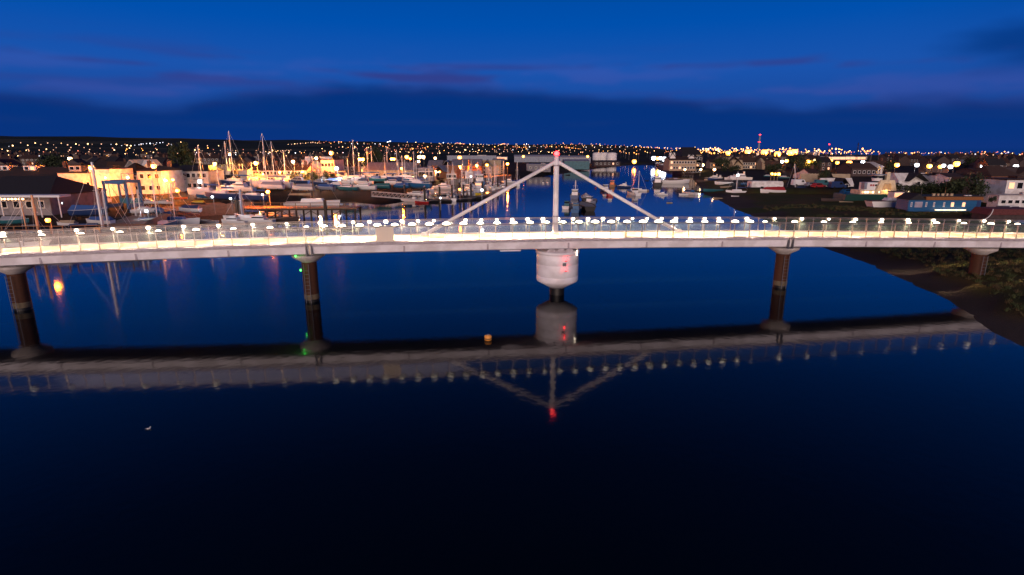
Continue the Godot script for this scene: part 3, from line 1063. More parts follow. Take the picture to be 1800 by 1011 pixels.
func pier(label: String, s: float, water_or_mud: float, lamps_hue := ""):
	var top := deck_y(s) - 1.12
	var t := thing("bridge_pier", label, "pier", bs(s, 0, 0))
	var c := MB.new()
	c.lathe(Vector3.ZERO, [[0.66, -2.5], [0.66, 0.25]], 20)
	part(t, "weed_band", c.done(), M.weed)
	c = MB.new()
	c.lathe(Vector3.ZERO, [[0.672, 0.25], [0.675, 0.38], [0.668, 0.55], [0.672, 0.7], [0.662, 0.72]], 20)
	part(t, "tide_band", c.done(), M.tide)
	c = MB.new()
	c.lathe(Vector3.ZERO, [[0.66, 0.72], [0.66, top - 0.75]], 20)
	part(t, "column", c.done(), M.rust)
	c = MB.new()
	c.lathe(Vector3.ZERO, [[0.0, top - 0.8], [0.7, top - 0.8], [0.78, top - 0.7], [1.42, top - 0.32], [1.46, top - 0.1], [1.4, top - 0.06], [0.0, top - 0.06]], 28)
	part(t, "pier_cap", c.done(), M.concrete)
	for q in [-0.55, 0.55]:
		var b := part(t, "bearing_block", bx(Vector3(q, top - 0.02, 0.55), Vector3(0.5, 0.16, 0.5), TH), M.lip)
		part(t, "bearing_block", bx(Vector3(q, top - 0.02, -0.55), Vector3(0.5, 0.16, 0.5), TH), M.lip)
		b.set_meta("kind", "thing")
	for q in [-0.22, 0.22]:
		part(t, "ladder_rail", rod(Vector3(q, -0.6, 0.86), Vector3(q, top - 0.9, 0.86), 0.03, 0.03, 5), M.bracket)
	for k in 11:
		var y := -0.4 + k * 0.34
		if y < top - 1.0:
			part(t, "ladder_rung", rod(Vector3(-0.22, y, 0.86), Vector3(0.22, y, 0.86), 0.02, 0.02, 5), M.bracket)
	if lamps_hue:
		for q in [Vector3(-0.62, top - 0.05, 1.42), Vector3(-0.5, top - 1.45, 0.85)]:
			var b := MB.new()
			b.ball(Vector3.ZERO, Vector3(0.08, 0.1, 0.08), 8, 5)
			var l := part(t, "signal_lamp", b.done(), M["glow_" + lamps_hue])
			l.position = q
			part(l, "lamp_bracket", bx(Vector3(0.0, 0.14, -0.12), Vector3(0.12, 0.05, 0.3)), M.bracket)
			omni(l, Vector3.ZERO, M["glow_" + lamps_hue].emission, 0.16, 0.06)

func piers():
	pier("rust stained pier cut by the picture's edge under the long left approach", -47.3, 0.0)
	pier("rust brown round pier with green signal lamps beneath the wide pale cap", -22.9, 0.0, "green")
	pier("rust orange round pier with pale tide band and no lamps beside the mudbank", 23.0, 0.0)
	pier("short pier with pale saucer cap standing on the saltmarsh", 45.0, 1.0)
	var t := thing("swing_pier", "white round drum pier on a dark stem below the bridge mast", "pier", bs(0.0, 0, 0.1))
	var top := deck_y(0) - 1.02
	var c := MB.new()
	c.lathe(Vector3.ZERO, [[0.72, -2.5], [0.72, 0.72]], 24)
	part(t, "stem", c.done(), M.weed)
	c = MB.new()
	c.lathe(Vector3.ZERO, [[0.0, 0.68], [0.8, 0.7], [1.95, 1.36], [2.0, 1.5], [2.0, 1.9], [1.985, 1.92], [1.985, 1.95], [2.0, 1.97], [2.0, 3.05], [1.985, 3.07], [1.985, 3.1], [2.0, 3.12], [2.0, 4.02], [1.96, 4.05]], 40)
	part(t, "drum", c.done(), M.girder)
	c = MB.new()
	c.lathe(Vector3.ZERO, [[1.96, 4.03], [2.07, 4.05], [2.07, 4.3], [1.9, 4.34], [0.0, 4.34]], 40)
	part(t, "rim", c.done(), M.girder)
	c = MB.new()
	c.lathe(Vector3.ZERO, [[1.5, 4.335], [1.25, top + 0.05]], 28)
	part(t, "turntable", c.done(), M.lip)
	for q in [[-0.75, 1.5], [0.12, 1.62], [0.9, 1.45]]:
		var w := MB.new()
		w.prism(PackedVector2Array([Vector2(-0.45, 4.34), Vector2(0.45, 4.34), Vector2(0.3, top + 0.1), Vector2(-0.05, top + 0.1)]), q[1] - 0.05, q[1] + 0.05)
		part(t, "stiffener", w.done(), M.lip).position.x = q[0]
	for q in [[0.62, 3.72], [0.62, 2.78]]:
		var b := MB.new()
		b.ball(Vector3.ZERO, Vector3(0.07, 0.12, 0.07), 8, 5)
		var l := part(t, "signal_lamp", b.done(), M.glow_red)
		l.position = Vector3(q[0], q[1], 2.06)
		part(l, "lamp_bracket", bx(Vector3(0.0, -0.14, -0.06), Vector3(0.2, 0.06, 0.2)), M.bracket)
		omni(l, Vector3.ZERO, Color(1, 0.1, 0.12), 0.32, 0.06)
	part(t, "control_box", bx(Vector3(0.48, 3.28, 2.06), Vector3(0.3, 0.26, 0.18)), M.bracket)
	part(t, "marker_strip", bx(Vector3(1.7, 4.25, 1.28), Vector3(0.08, 0.5, 0.06)), M.glow_rail)

# ---------------------------------------------------------------- buildings
func buildings():
	# north bank, from the boathouse at the picture's edge towards the town
	house("long dark roofed boathouse with a lit verandah behind the left end of the bridge", -89.92, -101.33, 16.39, 3.5, 2.91, 14.0, "w_grey", "r_slate", {"hip": 0.55, "wins": [7, 1], "name": "boathouse"})
	house("terrace with white dormers peeping over the boathouse roof", -123.63, -144.49, 21.75, 4.5, 2.35, 9.0, "w_render", "r_slate", {"wins": [6, 2], "chim": 3})
	for k in 3:
		var p := [Vector3(-137.81, 7.6, -165.8), Vector3(-134.88, 7.6, -165.8), Vector3(-126.99, 7.4, -162.68)][k] as Vector3
		house(["leftmost white dormer on the terrace roof above the boathouse", "middle white dormer with a lit window on the terrace roof", "brown panelled dormer nearest the long yellow wall"][k], [-129.5, -122.5, -111.0][k], -147.5, 3.2, 1.5, 0.5, 3.0, ["w_white", "w_white", "w_tan"][k], "r_slate", {"flat": true, "base": 8.0, "wins": [2, 1], "lit": [1] if k == 1 else [], "whi": 0.7, "name": "dormer_room", "cat": "dormer"})
	house("yellow lit workshop with a row of tiny windows beside the dormered terrace", -107.86, -142.72, 8.2, 5.69, 0.3, 8.0, "w_render", "r_slate", {"flat": true, "wins": [5, 1], "ww": 0.7, "whi": 0.6, "name": "workshop", "cat": "building"})
	house("tall windowless pale block glowing pink and yellow beside the tall thin mast", -101.57, -142.72, 4.95, 6.65, 0.3, 9.0, "w_white", "r_slate", {"flat": true, "name": "windowless_block", "cat": "building"})
	house("narrow dim lilac house with two small windows right of the windowless block", -101.86, -148.17, 1.91, 6.04, 0.33, 8.0, "w_lilac", "r_slate", {"flat": true, "wins": [1, 2]})
	house("yellow house under a steep dark pyramid roof behind the blue boat hoist", -100.93, -152.04, 5.42, 5.02, 2.7, 8.0, "w_render", "r_slate", {"hip": 0.85, "wins": [3, 2], "door": true})
	house("big blazing yellow end house under the strongest orange street lamp", -94.01, -150.08, 6.24, 5.97, 1.07, 10.0, "w_render", "r_slate", {"hip": 0.6, "wins": [3, 2], "chim": 2})
	house("white rendered house with its long pale roof slope above the pyramid roof", -130.24, -198.49, 7.82, 4.98, 2.77, 9.0, "w_white", "r_pale", {"turn": -0.5, "gable": true})
	house("low pale cottage with two porthole like lamps beside the blazing end house", -93.02, -156.12, 2.62, 3.95, 1.24, 7.0, "w_render", "r_tile", {"wins": [2, 1], "door": true})
	house("two storey yellow flats with balconies and a flat dark roof", -90.89, -162.65, 11.09, 5.51, 1.32, 9.0, "w_render", "r_slate", {"wins": [7, 2], "hip": 0.5, "name": "flats", "cat": "building"})
	for k in 2:
		var b := MB.new()
		b.box(Vector3(0, 0, 0.5), Vector3(2.6, 0.12, 1.0))
		for q in 9:
			b.box(Vector3(-1.25 + q * 0.3125, 0.5, 0.95), Vector3(0.04, 0.9, 0.04))
		b.box(Vector3(0, 0.97, 0.95), Vector3(2.6, 0.06, 0.06))
		var o := part(find_child("flats", false, false), "balcony", b.done(), M.bracket)
		o.position = Vector3([-2.0, 3.0][k], 3.2, 4.5)
	house("small lilac house in the dark gap beside the yellow flats", -94.69, -185.91, 4.58, 3.24, 2.59, 7.0, "w_lilac", "r_sheet", {"wins": [3, 1]})
	house("low white cottage row with dark doors in front of the lilac house", -88, -174.81, 4.83, 2.38, 1.22, 6.0, "w_white", "r_slate", {"wins": [4, 1], "door": true})
	house("slim gabled yellow cottage with one round shrub beside it", -88.36, -183.01, 2.71, 2.48, 2.36, 7.0, "w_render", "r_tile", {"gable": true, "wins": [2, 2], "door": true})
	house("white end house of the long lit waterfront terrace", -92.89, -198.49, 4.3, 4.22, 1.24, 8.0, "w_white", "r_tile", {"wins": [2, 2], "chim": 1})
	house("long yellow lit terrace of small windows behind the white motor yachts", -81.93, -201.9, 20.68, 4.29, 1.66, 9.0, "w_render", "r_tile", {"wins": [16, 2], "chim": 6, "ww": 0.8})
	house("dark terrace with tall chimneys rising behind the long yellow terrace", -116.45, -299.12, 14.67, 3.44, 1.92, 9.0, "w_tan", "r_slate", {"chim": 6, "wins": [8, 2]})
	house("white gabled hall with a lamp on its peak", -72.18, -212.87, 5.24, 5.74, 3.01, 10.0, "w_white", "r_slate", {"gable": true, "wins": [2, 2], "name": "hall", "cat": "building"})
	house("pale two storey wing joined to the white gabled hall", -67.47, -212.87, 5.03, 7.57, 0.3, 9.0, "w_white", "r_slate", {"flat": true, "wins": [4, 2], "name": "hall_wing", "cat": "building"})
	house("slim overlit white tower block beside the forecourt", -66.92, -220.85, 2.61, 7.63, 0.3, 6.0, "w_white", "r_slate", {"flat": true, "wins": [1, 3], "lit": [0, 1, 2], "name": "tower", "cat": "building"})
	house("forecourt shop canopy lit bright yellow from below", -71.31, -265.58, 14.86, 2.81, 0.3, 8.0, "w_white", "r_pale", {"flat": true, "wins": [8, 1], "lit": [0, 1, 2, 3, 4, 5, 6, 7], "name": "forecourt_shop", "cat": "shop"})
	house("broad low shed under a pale sheet roof in the middle of the boatyard", -45.26, -212.87, 18.44, 3.9, 2.44, 20.0, "w_tan", "r_sheet", {"wins": [6, 1], "name": "boat_shed", "cat": "shed"})
	house("grey office block with big dark windows right of the pale roofed shed", -31.74, -212.87, 5.66, 4.51, 0.32, 10.0, "w_grey", "r_sheet", {"flat": true, "wins": [4, 1], "ww": 1.4, "whi": 1.5, "name": "office_block", "cat": "building"})
	house("small orange gabled boathouse with a lilac roof beside the grey office", -29.11, -229.45, 4.96, 2.88, 2.12, 12.0, "w_brick", "r_sheet", {"gable": true, "turn": -0.35, "wins": [1, 1], "name": "small_boathouse", "cat": "shed"})
	var n := 0
	for r in [[-34.69, -259.74, 6.12, 3.99, 2.37], [-29.33, -259.74, 4.59, 3.99, 2.37], [-22.97, -254.16, 6.99, 4.4, 2.57], [-17.21, -265.58, 6.26, 4.08, 2.69], [-11.73, -271.68, 5.33, 3.65, 2.75], [-6.55, -278.06, 5.46, 3.74, 3.09]]:
		house(["westernmost brown gabled warehouse of the quayside row of six", "second dark gabled warehouse of the quayside row, left of the strongest orange glow", "orange glowing warehouse front behind the strongest lamp of the quayside row", "orange and brown warehouse right of the strongest lamp on the quay", "narrow orange warehouse with two lamps before its gables", "last tall brown warehouse of the quayside row near the river"][n], r[0], r[1], r[2], r[3], r[4], 13.0, ["w_dark", "w_dark", "w_brick", "w_brick", "w_tan", "w_dark"][n], "r_sheet", {"gable": n in [1, 4], "wins": [2, 2], "name": "warehouse", "cat": "warehouse", "lit": [0] if n == 3 else [], "group": "gabled warehouses on the quay"})
		n += 1
	house("white site cabin with a low rail near the orange warehouse", -24.03, -229.45, 3.84, 1.77, 0.3, 4.0, "w_white", "r_pale", {"flat": true, "wins": [4, 1], "name": "site_cabin", "cat": "cabin"})
	house("white square container beside its dark lilac twin below the warehouses", -17.04, -229.45, 2.93, 2.88, 0.3, 4.0, "w_white", "r_pale", {"flat": true, "name": "container", "cat": "container"})
	house("dark lilac square container right of the white one", -13.76, -229.45, 3.16, 2.88, 0.3, 4.0, "w_lilac", "r_sheet", {"flat": true, "name": "container", "cat": "container"})
	house("long distant flat shed whose pale roof edge lies above the warehouses", -39.67, -572.27, 48.05, 4.9, 0.78, 30.0, "w_metal", "r_pale", {"flat": true, "name": "flat_shed", "cat": "warehouse"})
	house("low shed lit yellow all along its front behind the warehouses", -22.85, -632.8, 35.82, 3.01, 0.56, 20.0, "w_render", "r_pale", {"flat": true, "wins": [14, 1], "lit": [0, 1, 2, 3, 4, 5, 6, 7, 8, 9, 10, 11, 12, 13], "ww": 3.0, "whi": 1.6, "name": "lit_shed", "cat": "warehouse"})
	house("very long pale metal warehouse left of the mast top on the river bend", 21.94, -522.26, 39.79, 4.72, 1.37, 40.0, "w_metal", "r_pale", {"name": "long_warehouse", "cat": "warehouse"})
	house("long pale warehouse behind the right hand stay near the storage tanks", 52.09, -480.26, 25.34, 4.58, 1.26, 36.0, "w_metal", "r_pale", {"name": "long_warehouse", "cat": "warehouse"})
	house("teal clad shed right of the mast on the far quay", 41.8, -374.6, 16.13, 3.94, 0.75, 16.0, "w_teal", "r_sheet", {"name": "clad_shed", "cat": "shed"})
	house("dark low quay shed between the teal shed and the river bend", 65.31, -399.76, 17.99, 3.06, 0.65, 14.0, "w_dark", "r_slate", {"wins": [6, 1], "lit": [4], "name": "quay_shed", "cat": "shed"})
	house("grey stacked goods shed at the water's edge left of the mast", 14.51, -315.01, 12.97, 3.32, 0.53, 12.0, "w_grey", "r_sheet", {"flat": true, "wins": [4, 1], "name": "goods_shed", "cat": "shed"})
	for k in 3:
		var c := MB.new()
		var p: Vector3 = [Vector3(76.52, 2.2, -522.26), Vector3(82.64, 2.2, -522.26), Vector3(87.37, 2.2, -511.09)][k]
		c.lathe(p, [[4.4, 0], [4.4, 7.5], [3.4, 8.3], [0, 8.6]], 20)
		solo("storage_tank", c.done(), M.w_white, ["white storage tank nearest the long pale warehouse", "middle white storage tank of the three by the river bend", "white storage tank farthest from the mast, nearest the river bend"][k], "storage tank", "white storage tanks by the bend")
	# the power station chimney and masts on the skyline
	var ch := thing("chimney_stack", "slender chimney stack with red lamps on top amid the brightest lights", "chimney", Vector3(461.32, 2.2, -1095.04))
	var b := MB.new()
	b.lathe(Vector3.ZERO, [[2.2, 0], [1.7, 24.0], [1.5, 36.5], [0.0, 36.6]], 14)
	part(ch, "shaft", b.done(), M.w_metal)
	b = MB.new()
	b.ball(Vector3(0, 37.3, 0), Vector3(1.7, 0.9, 1.7), 10, 6)
	part(ch, "warning_lamp", b.done(), M.glow_red)
	b = MB.new()
	b.lathe(Vector3(0, 24, 0), [[1.9, 0], [2.3, 0.1], [2.3, 0.5], [1.7, 0.6]], 14)
	part(ch, "lit_gallery", b.done(), M.glow_red)
	house("power station hall lit bright orange at the foot of the chimney stack", 318.26, -751.97, 17.6, 6.42, 0.69, 20.0, "w_render", "r_pale", {"flat": true, "wins": [6, 2], "lit": [0, 2, 3, 5, 7, 8, 10], "ww": 2.0, "whi": 1.6, "name": "power_hall", "cat": "building"})
	for q in [["thin dark lattice mast standing alone on the right hand skyline", Vector3(253.1, 2.2, -428.51), 16.0, false], ["faint far mast with one red lamp on its tip", Vector3(465.13, 2.2, -859.79), 13.5, true]]:
		var ms := thing("lattice_mast", q[0], "mast", q[1])
		b = MB.new()
		var hh: float = q[2] * (1.0 if not q[3] else 1.3)
		for i in 3:
			var e := Vector3(cos(TAU * i / 3.0), 0, sin(TAU * i / 3.0))
			b.tube(e * 0.8, e * 0.25 + Vector3(0, hh, 0), 0.09, 0.07, 4)
			for j in 10:
				var f := Vector3(cos(TAU * (i + 1) / 3.0), 0, sin(TAU * (i + 1) / 3.0))
				b.tube(e * lerpf(0.8, 0.25, j / 10.0) + Vector3(0, hh * j / 10.0, 0), f * lerpf(0.8, 0.25, (j + 1) / 10.0) + Vector3(0, hh * (j + 1) / 10.0, 0), 0.05, 0.05, 3)
		part(ms, "lattice", b.done(), M.black)
		if q[3]:
			b = MB.new(); b.ball(Vector3(0, hh + 0.5, 0), Vector3(1.0, 0.8, 1.0), 8, 5)
			part(ms, "warning_lamp", b.done(), M.glow_red)
		else:
			for j in 4:
				b = MB.new(); b.box(Vector3(0, hh * (0.62 + 0.1 * j), 0), Vector3(0.8, 0.5, 0.8), j * 0.5)
				part(ms, "antenna", b.done(), M.black)
	# right bank
	house("large dark block of flats with a cut off corner on the skyline", 100.21, -323.6, 11.42, 7.72, 4.61, 18.0, "w_dark", "r_slate", {"hip": 0.25, "wins": [7, 3], "lit": [12, 16], "name": "block_of_flats", "cat": "building"})
	house("pale waterfront building with a lit eaves line below the dark block", 92.48, -315.01, 14.51, 5.73, 1.46, 12.0, "w_tan", "r_tile", {"wins": [9, 2], "lit": [0, 3, 9], "name": "waterfront_building", "cat": "building"})
	house("white pointed gable at the river end of the waterfront building", 87.45, -317.54, 3.11, 6.89, 2.69, 3.0, "w_white", "r_slate", {"gable": true, "wins": [1, 1], "name": "gabled_bay", "cat": "building"})
	house("small white gable over the middle of the waterfront building", 97.72, -317.54, 3.11, 6.89, 1.48, 3.0, "w_white", "r_slate", {"gable": true, "wins": [1, 2], "name": "gabled_bay", "cat": "building"})
	house("tan stair tower at the landward end of the waterfront building", 103.54, -323.6, 2.85, 8.34, 0.3, 8.0, "w_tan", "r_slate", {"flat": true, "wins": [1, 3], "name": "stair_tower", "cat": "building"})
	house("tan twin gabled house with the larger gable among dark trees", 134.93, -352.4, 8.28, 3.37, 3.32, 10.0, "w_tan", "r_brown", {"gable": true, "wins": [2, 1], "chim": 1})
	house("smaller tan gable stepping down before the twin gabled house", 127.78, -328.07, 4.82, 2.67, 2.76, 6.0, "w_tan", "r_brown", {"gable": true, "wins": [1, 1]})
	house("long brown terrace between two tan gables under the orange floodlights", 142.81, -342.25, 14.75, 3.93, 2.56, 9.0, "w_tan", "r_brown", {"wins": [10, 2], "lit": [3, 15], "chim": 3})
	house("tan gabled house at the right end of the brown terrace", 148.62, -332.67, 7.82, 3.5, 2.81, 10.0, "w_tan", "r_brown", {"gable": true, "wins": [2, 2]})
	house("low pale row with lit windows left of the twin gables", 125.61, -352.4, 11.04, 3.71, 1.29, 8.0, "w_tan", "r_tile", {"wins": [8, 1], "lit": [1, 5]})
	house("pale slab tower block on the far right skyline", 368.9, -707.57, 7.59, 8.06, 0.66, 12.0, "w_white", "r_pale", {"flat": true, "wins": [4, 4], "lit": [1, 6, 11, 12], "name": "tower_block", "cat": "building"})
	house("smaller pale tower block left of the slab tower", 375.09, -751.97, 5.13, 7.13, 0.7, 10.0, "w_white", "r_pale", {"flat": true, "wins": [3, 3], "lit": [0, 4], "name": "tower_block", "cat": "building"})
	house("long floodlit harbour shed glowing as a bright line on the skyline", 359.4, -632.8, 51.87, 3.25, 0.32, 16.0, "w_render", "r_pale", {"flat": true, "wins": [22, 1], "lit": range(22), "ww": 2.2, "whi": 2.0, "name": "harbour_shed", "cat": "warehouse"})
	house("white house with red banded upper windows behind the parked vans", 115.05, -220.85, 3.69, 2.56, 1.39, 8.0, "w_white", "r_tile", {"wins": [3, 2], "chim": 1})
	house("low white fronted bungalow with a slanting roof left of the red windowed house", 116.77, -229.45, 2.93, 1.33, 1.21, 8.0, "w_white", "r_brown", {"wins": [2, 1]})
	house("pointed pale gable end of the dark boat store", 109.51, -198.49, 2.35, 0.77, 2.18, 16.0, "w_tan", "r_slate", {"gable": true, "wins": [0, 0], "turn": -0.25})
	house("white A shaped gable hut over a dark doorway by the green ferry hull", 102.18, -177.46, 3.33, 0.69, 1.92, 10.0, "w_white", "r_slate", {"gable": true, "wins": [2, 1], "name": "boat_hut", "cat": "hut"})
	house("wide dark roofed bungalow under a pale sunlit ridge behind the white ferry", 151.06, -248.81, 10.76, 3.35, 2.07, 12.0, "w_dark", "r_brown", {"wins": [5, 1]})
	house("bungalow with a pale tilted roof right of the wide dark one", 172, -271.68, 5.87, 3.39, 2.01, 10.0, "w_tan", "r_pale", {"turn": 0.5, "wins": [3, 1]})
	house("white house with a pair of small windows beside the white gable", 135.91, -198.49, 4.3, 3.07, 0.46, 8.0, "w_white", "r_slate", {"wins": [3, 1], "whi": 1.3})
	house("white wide gable end house behind the hedge by the blue houseboat", 128.88, -183.01, 5.78, 1.6, 2.35, 10.0, "w_white", "r_slate", {"gable": true, "wins": [1, 1]})
	house("white square house with a lit red porch above the hedge", 133.95, -180.19, 3.73, 3.49, 0.3, 8.0, "w_white", "r_tile", {"flat": true, "wins": [2, 2]})
	house("white house with lit upper and lower windows above the hedge", 134.5, -174.81, 4.66, 3.22, 0.89, 9.0, "w_white", "r_tile", {"wins": [3, 2], "lit": [1, 2, 4]})
	house("dark brick house with pale window bands on the right bank", 156.22, -192, 4.73, 4.27, 0.82, 9.0, "w_dark", "r_tile", {"wins": [2, 2], "chim": 1})
	house("broad brown roofed house with a pale gable edge under two lamps", 158.58, -185.91, 9.17, 3.06, 2.89, 12.0, "w_brick", "r_brown", {"wins": [5, 1], "hip": 0.4})
	house("steep dark roof with a white barge board beside the two storey white house", 119.29, -140.99, 4.47, 2.21, 2.04, 10.0, "w_dark", "r_tile", {"gable": true, "turn": 0.6})
	house("two storey white house with a lit corner window behind a low white wall", 117.99, -132.91, 8.17, 4.54, 0.5, 9.0, "w_white", "r_tile", {"wins": [4, 2], "lit": [4], "flat": true, "ww": 1.3, "whi": 1.2})
	house("low white garden annexe before the two storey white house", 111.53, -125.69, 9.61, 1.48, 0.3, 3.0, "w_white", "r_pale", {"flat": true, "wins": [6, 1], "whi": 0.6, "name": "garden_annexe", "cat": "building"})
	house("pale flat roofed block on the skyline above the dark brick house", 371.85, -461.68, 11.73, 3.08, 0.39, 14.0, "w_white", "r_pale", {"flat": true, "wins": [6, 1], "name": "flat_roofed_block", "cat": "building"})
	house("long pale flat roof at the right hand end of the skyline", 363.73, -413.64, 33.18, 2.77, 0.33, 14.0, "w_metal", "r_pale", {"flat": true, "wins": [9, 1], "name": "flat_roofed_block", "cat": "building"})
	house("dark gabled bungalow with a white barge board at the picture's right edge", 177.56, -198.49, 8.6, 2.69, 2.58, 10.0, "w_dark", "r_brown", {"gable": true})
	# trees one can tell apart
	tree("broad dark tree behind the dormers above the boathouse", -249.48, -315.01, 9.5, 20.0, 0)
	tree("low round tree between the dormers and the orange lamp", -179.52, -238.74, 6.5, 11.0, 1)
	tree("great black tree rising over the yellow flats", -145.13, -259.74, 15.5, 14.0, 2)
	tree("tall dark tree over the forecourt lights", -76.27, -315.01, 15.0, 11.0, 1)
	tree("small shrubby tree before the slim gabled cottage", -88, -185.91, 3.2, 4.0, 0)
	for k in 4:
		var p: Array = [[-73.92, -198.49], [-70.4, -198.49], [-68.41, -201.9], [-65.54, -205.43]][k]
		tree(["lamp lit yellow shrub at the end of the long terrace", "lamp lit yellow shrub left of the white gabled hall", "lamp lit yellow shrub before the white gabled hall", "lamp lit yellow shrub before the hall's pale wing"][k], p[0], p[1], 4.2, 5.5, k, "lamp lit shrubs by the hall")
	tree("dark tree left of the tan twin gables", 123.37, -342.25, 7.5, 11.0, 0)
	tree("dark bushy tree below the twin gables", 109.89, -291.76, 4.5, 9.0, 1)
	tree("dark tree under the right hand orange floodlights", 120.46, -265.58, 5.5, 12.0, 2)
	tree("big dark tree left of the yellow lamp on the right bank", 153.77, -315.01, 9.0, 12.0, 0)
	tree("broad dark tree beside the yellow lamp and the pale towers", 149.95, -291.76, 8.5, 11.0, 1)
	tree("narrow dark tree beside the red windowed white house", 106.58, -198.49, 5.0, 5.0, 2)
	tree("small dark tree rising behind the ferry's mast", 189.73, -291.76, 6.5, 8.0, 0)
	tree("long low dark thicket left of the telegraph pole", 103.31, -144.49, 4.2, 11.0, 1)
	tree("dark thicket between the white houses and the blue houseboat", 106.16, -140.99, 4.3, 10.0, 2)
	tree("tallest dark tree of the thicket right of the telegraph pole", 107.46, -134.45, 6.0, 8.0, 0)
	tree("dark tree filling the gap below the brown roofs", 113.9, -144.49, 5.0, 9.0, 1)
	tree("yellow green lamp lit bush beside the low white annexe", 104.24, -124.34, 1.7, 2.2, 2)
	tree("dark tree on the right hand skyline beside the orange star lamp", 256.23, -323.6, 9.0, 13.0, 1)
	for q in [["telegraph pole with a crossarm above the blue houseboat", Vector3(108.87, 2.2, -137.64), 6.2], ["shorter telegraph pole in the thicket over the houseboat roof", Vector3(103.69, 2.2, -137.64), 4.0]]:
		var tp := thing("telegraph_pole", q[0], "pole", q[1])
		part(tp, "shaft", rod(Vector3.ZERO, Vector3(0, q[2], 0), 0.11, 0.08, 7), M.wood)
		part(tp, "crossarm", bx(Vector3(0, q[2] - 0.35, 0.1), Vector3(1.7, 0.1, 0.08)), M.wood)

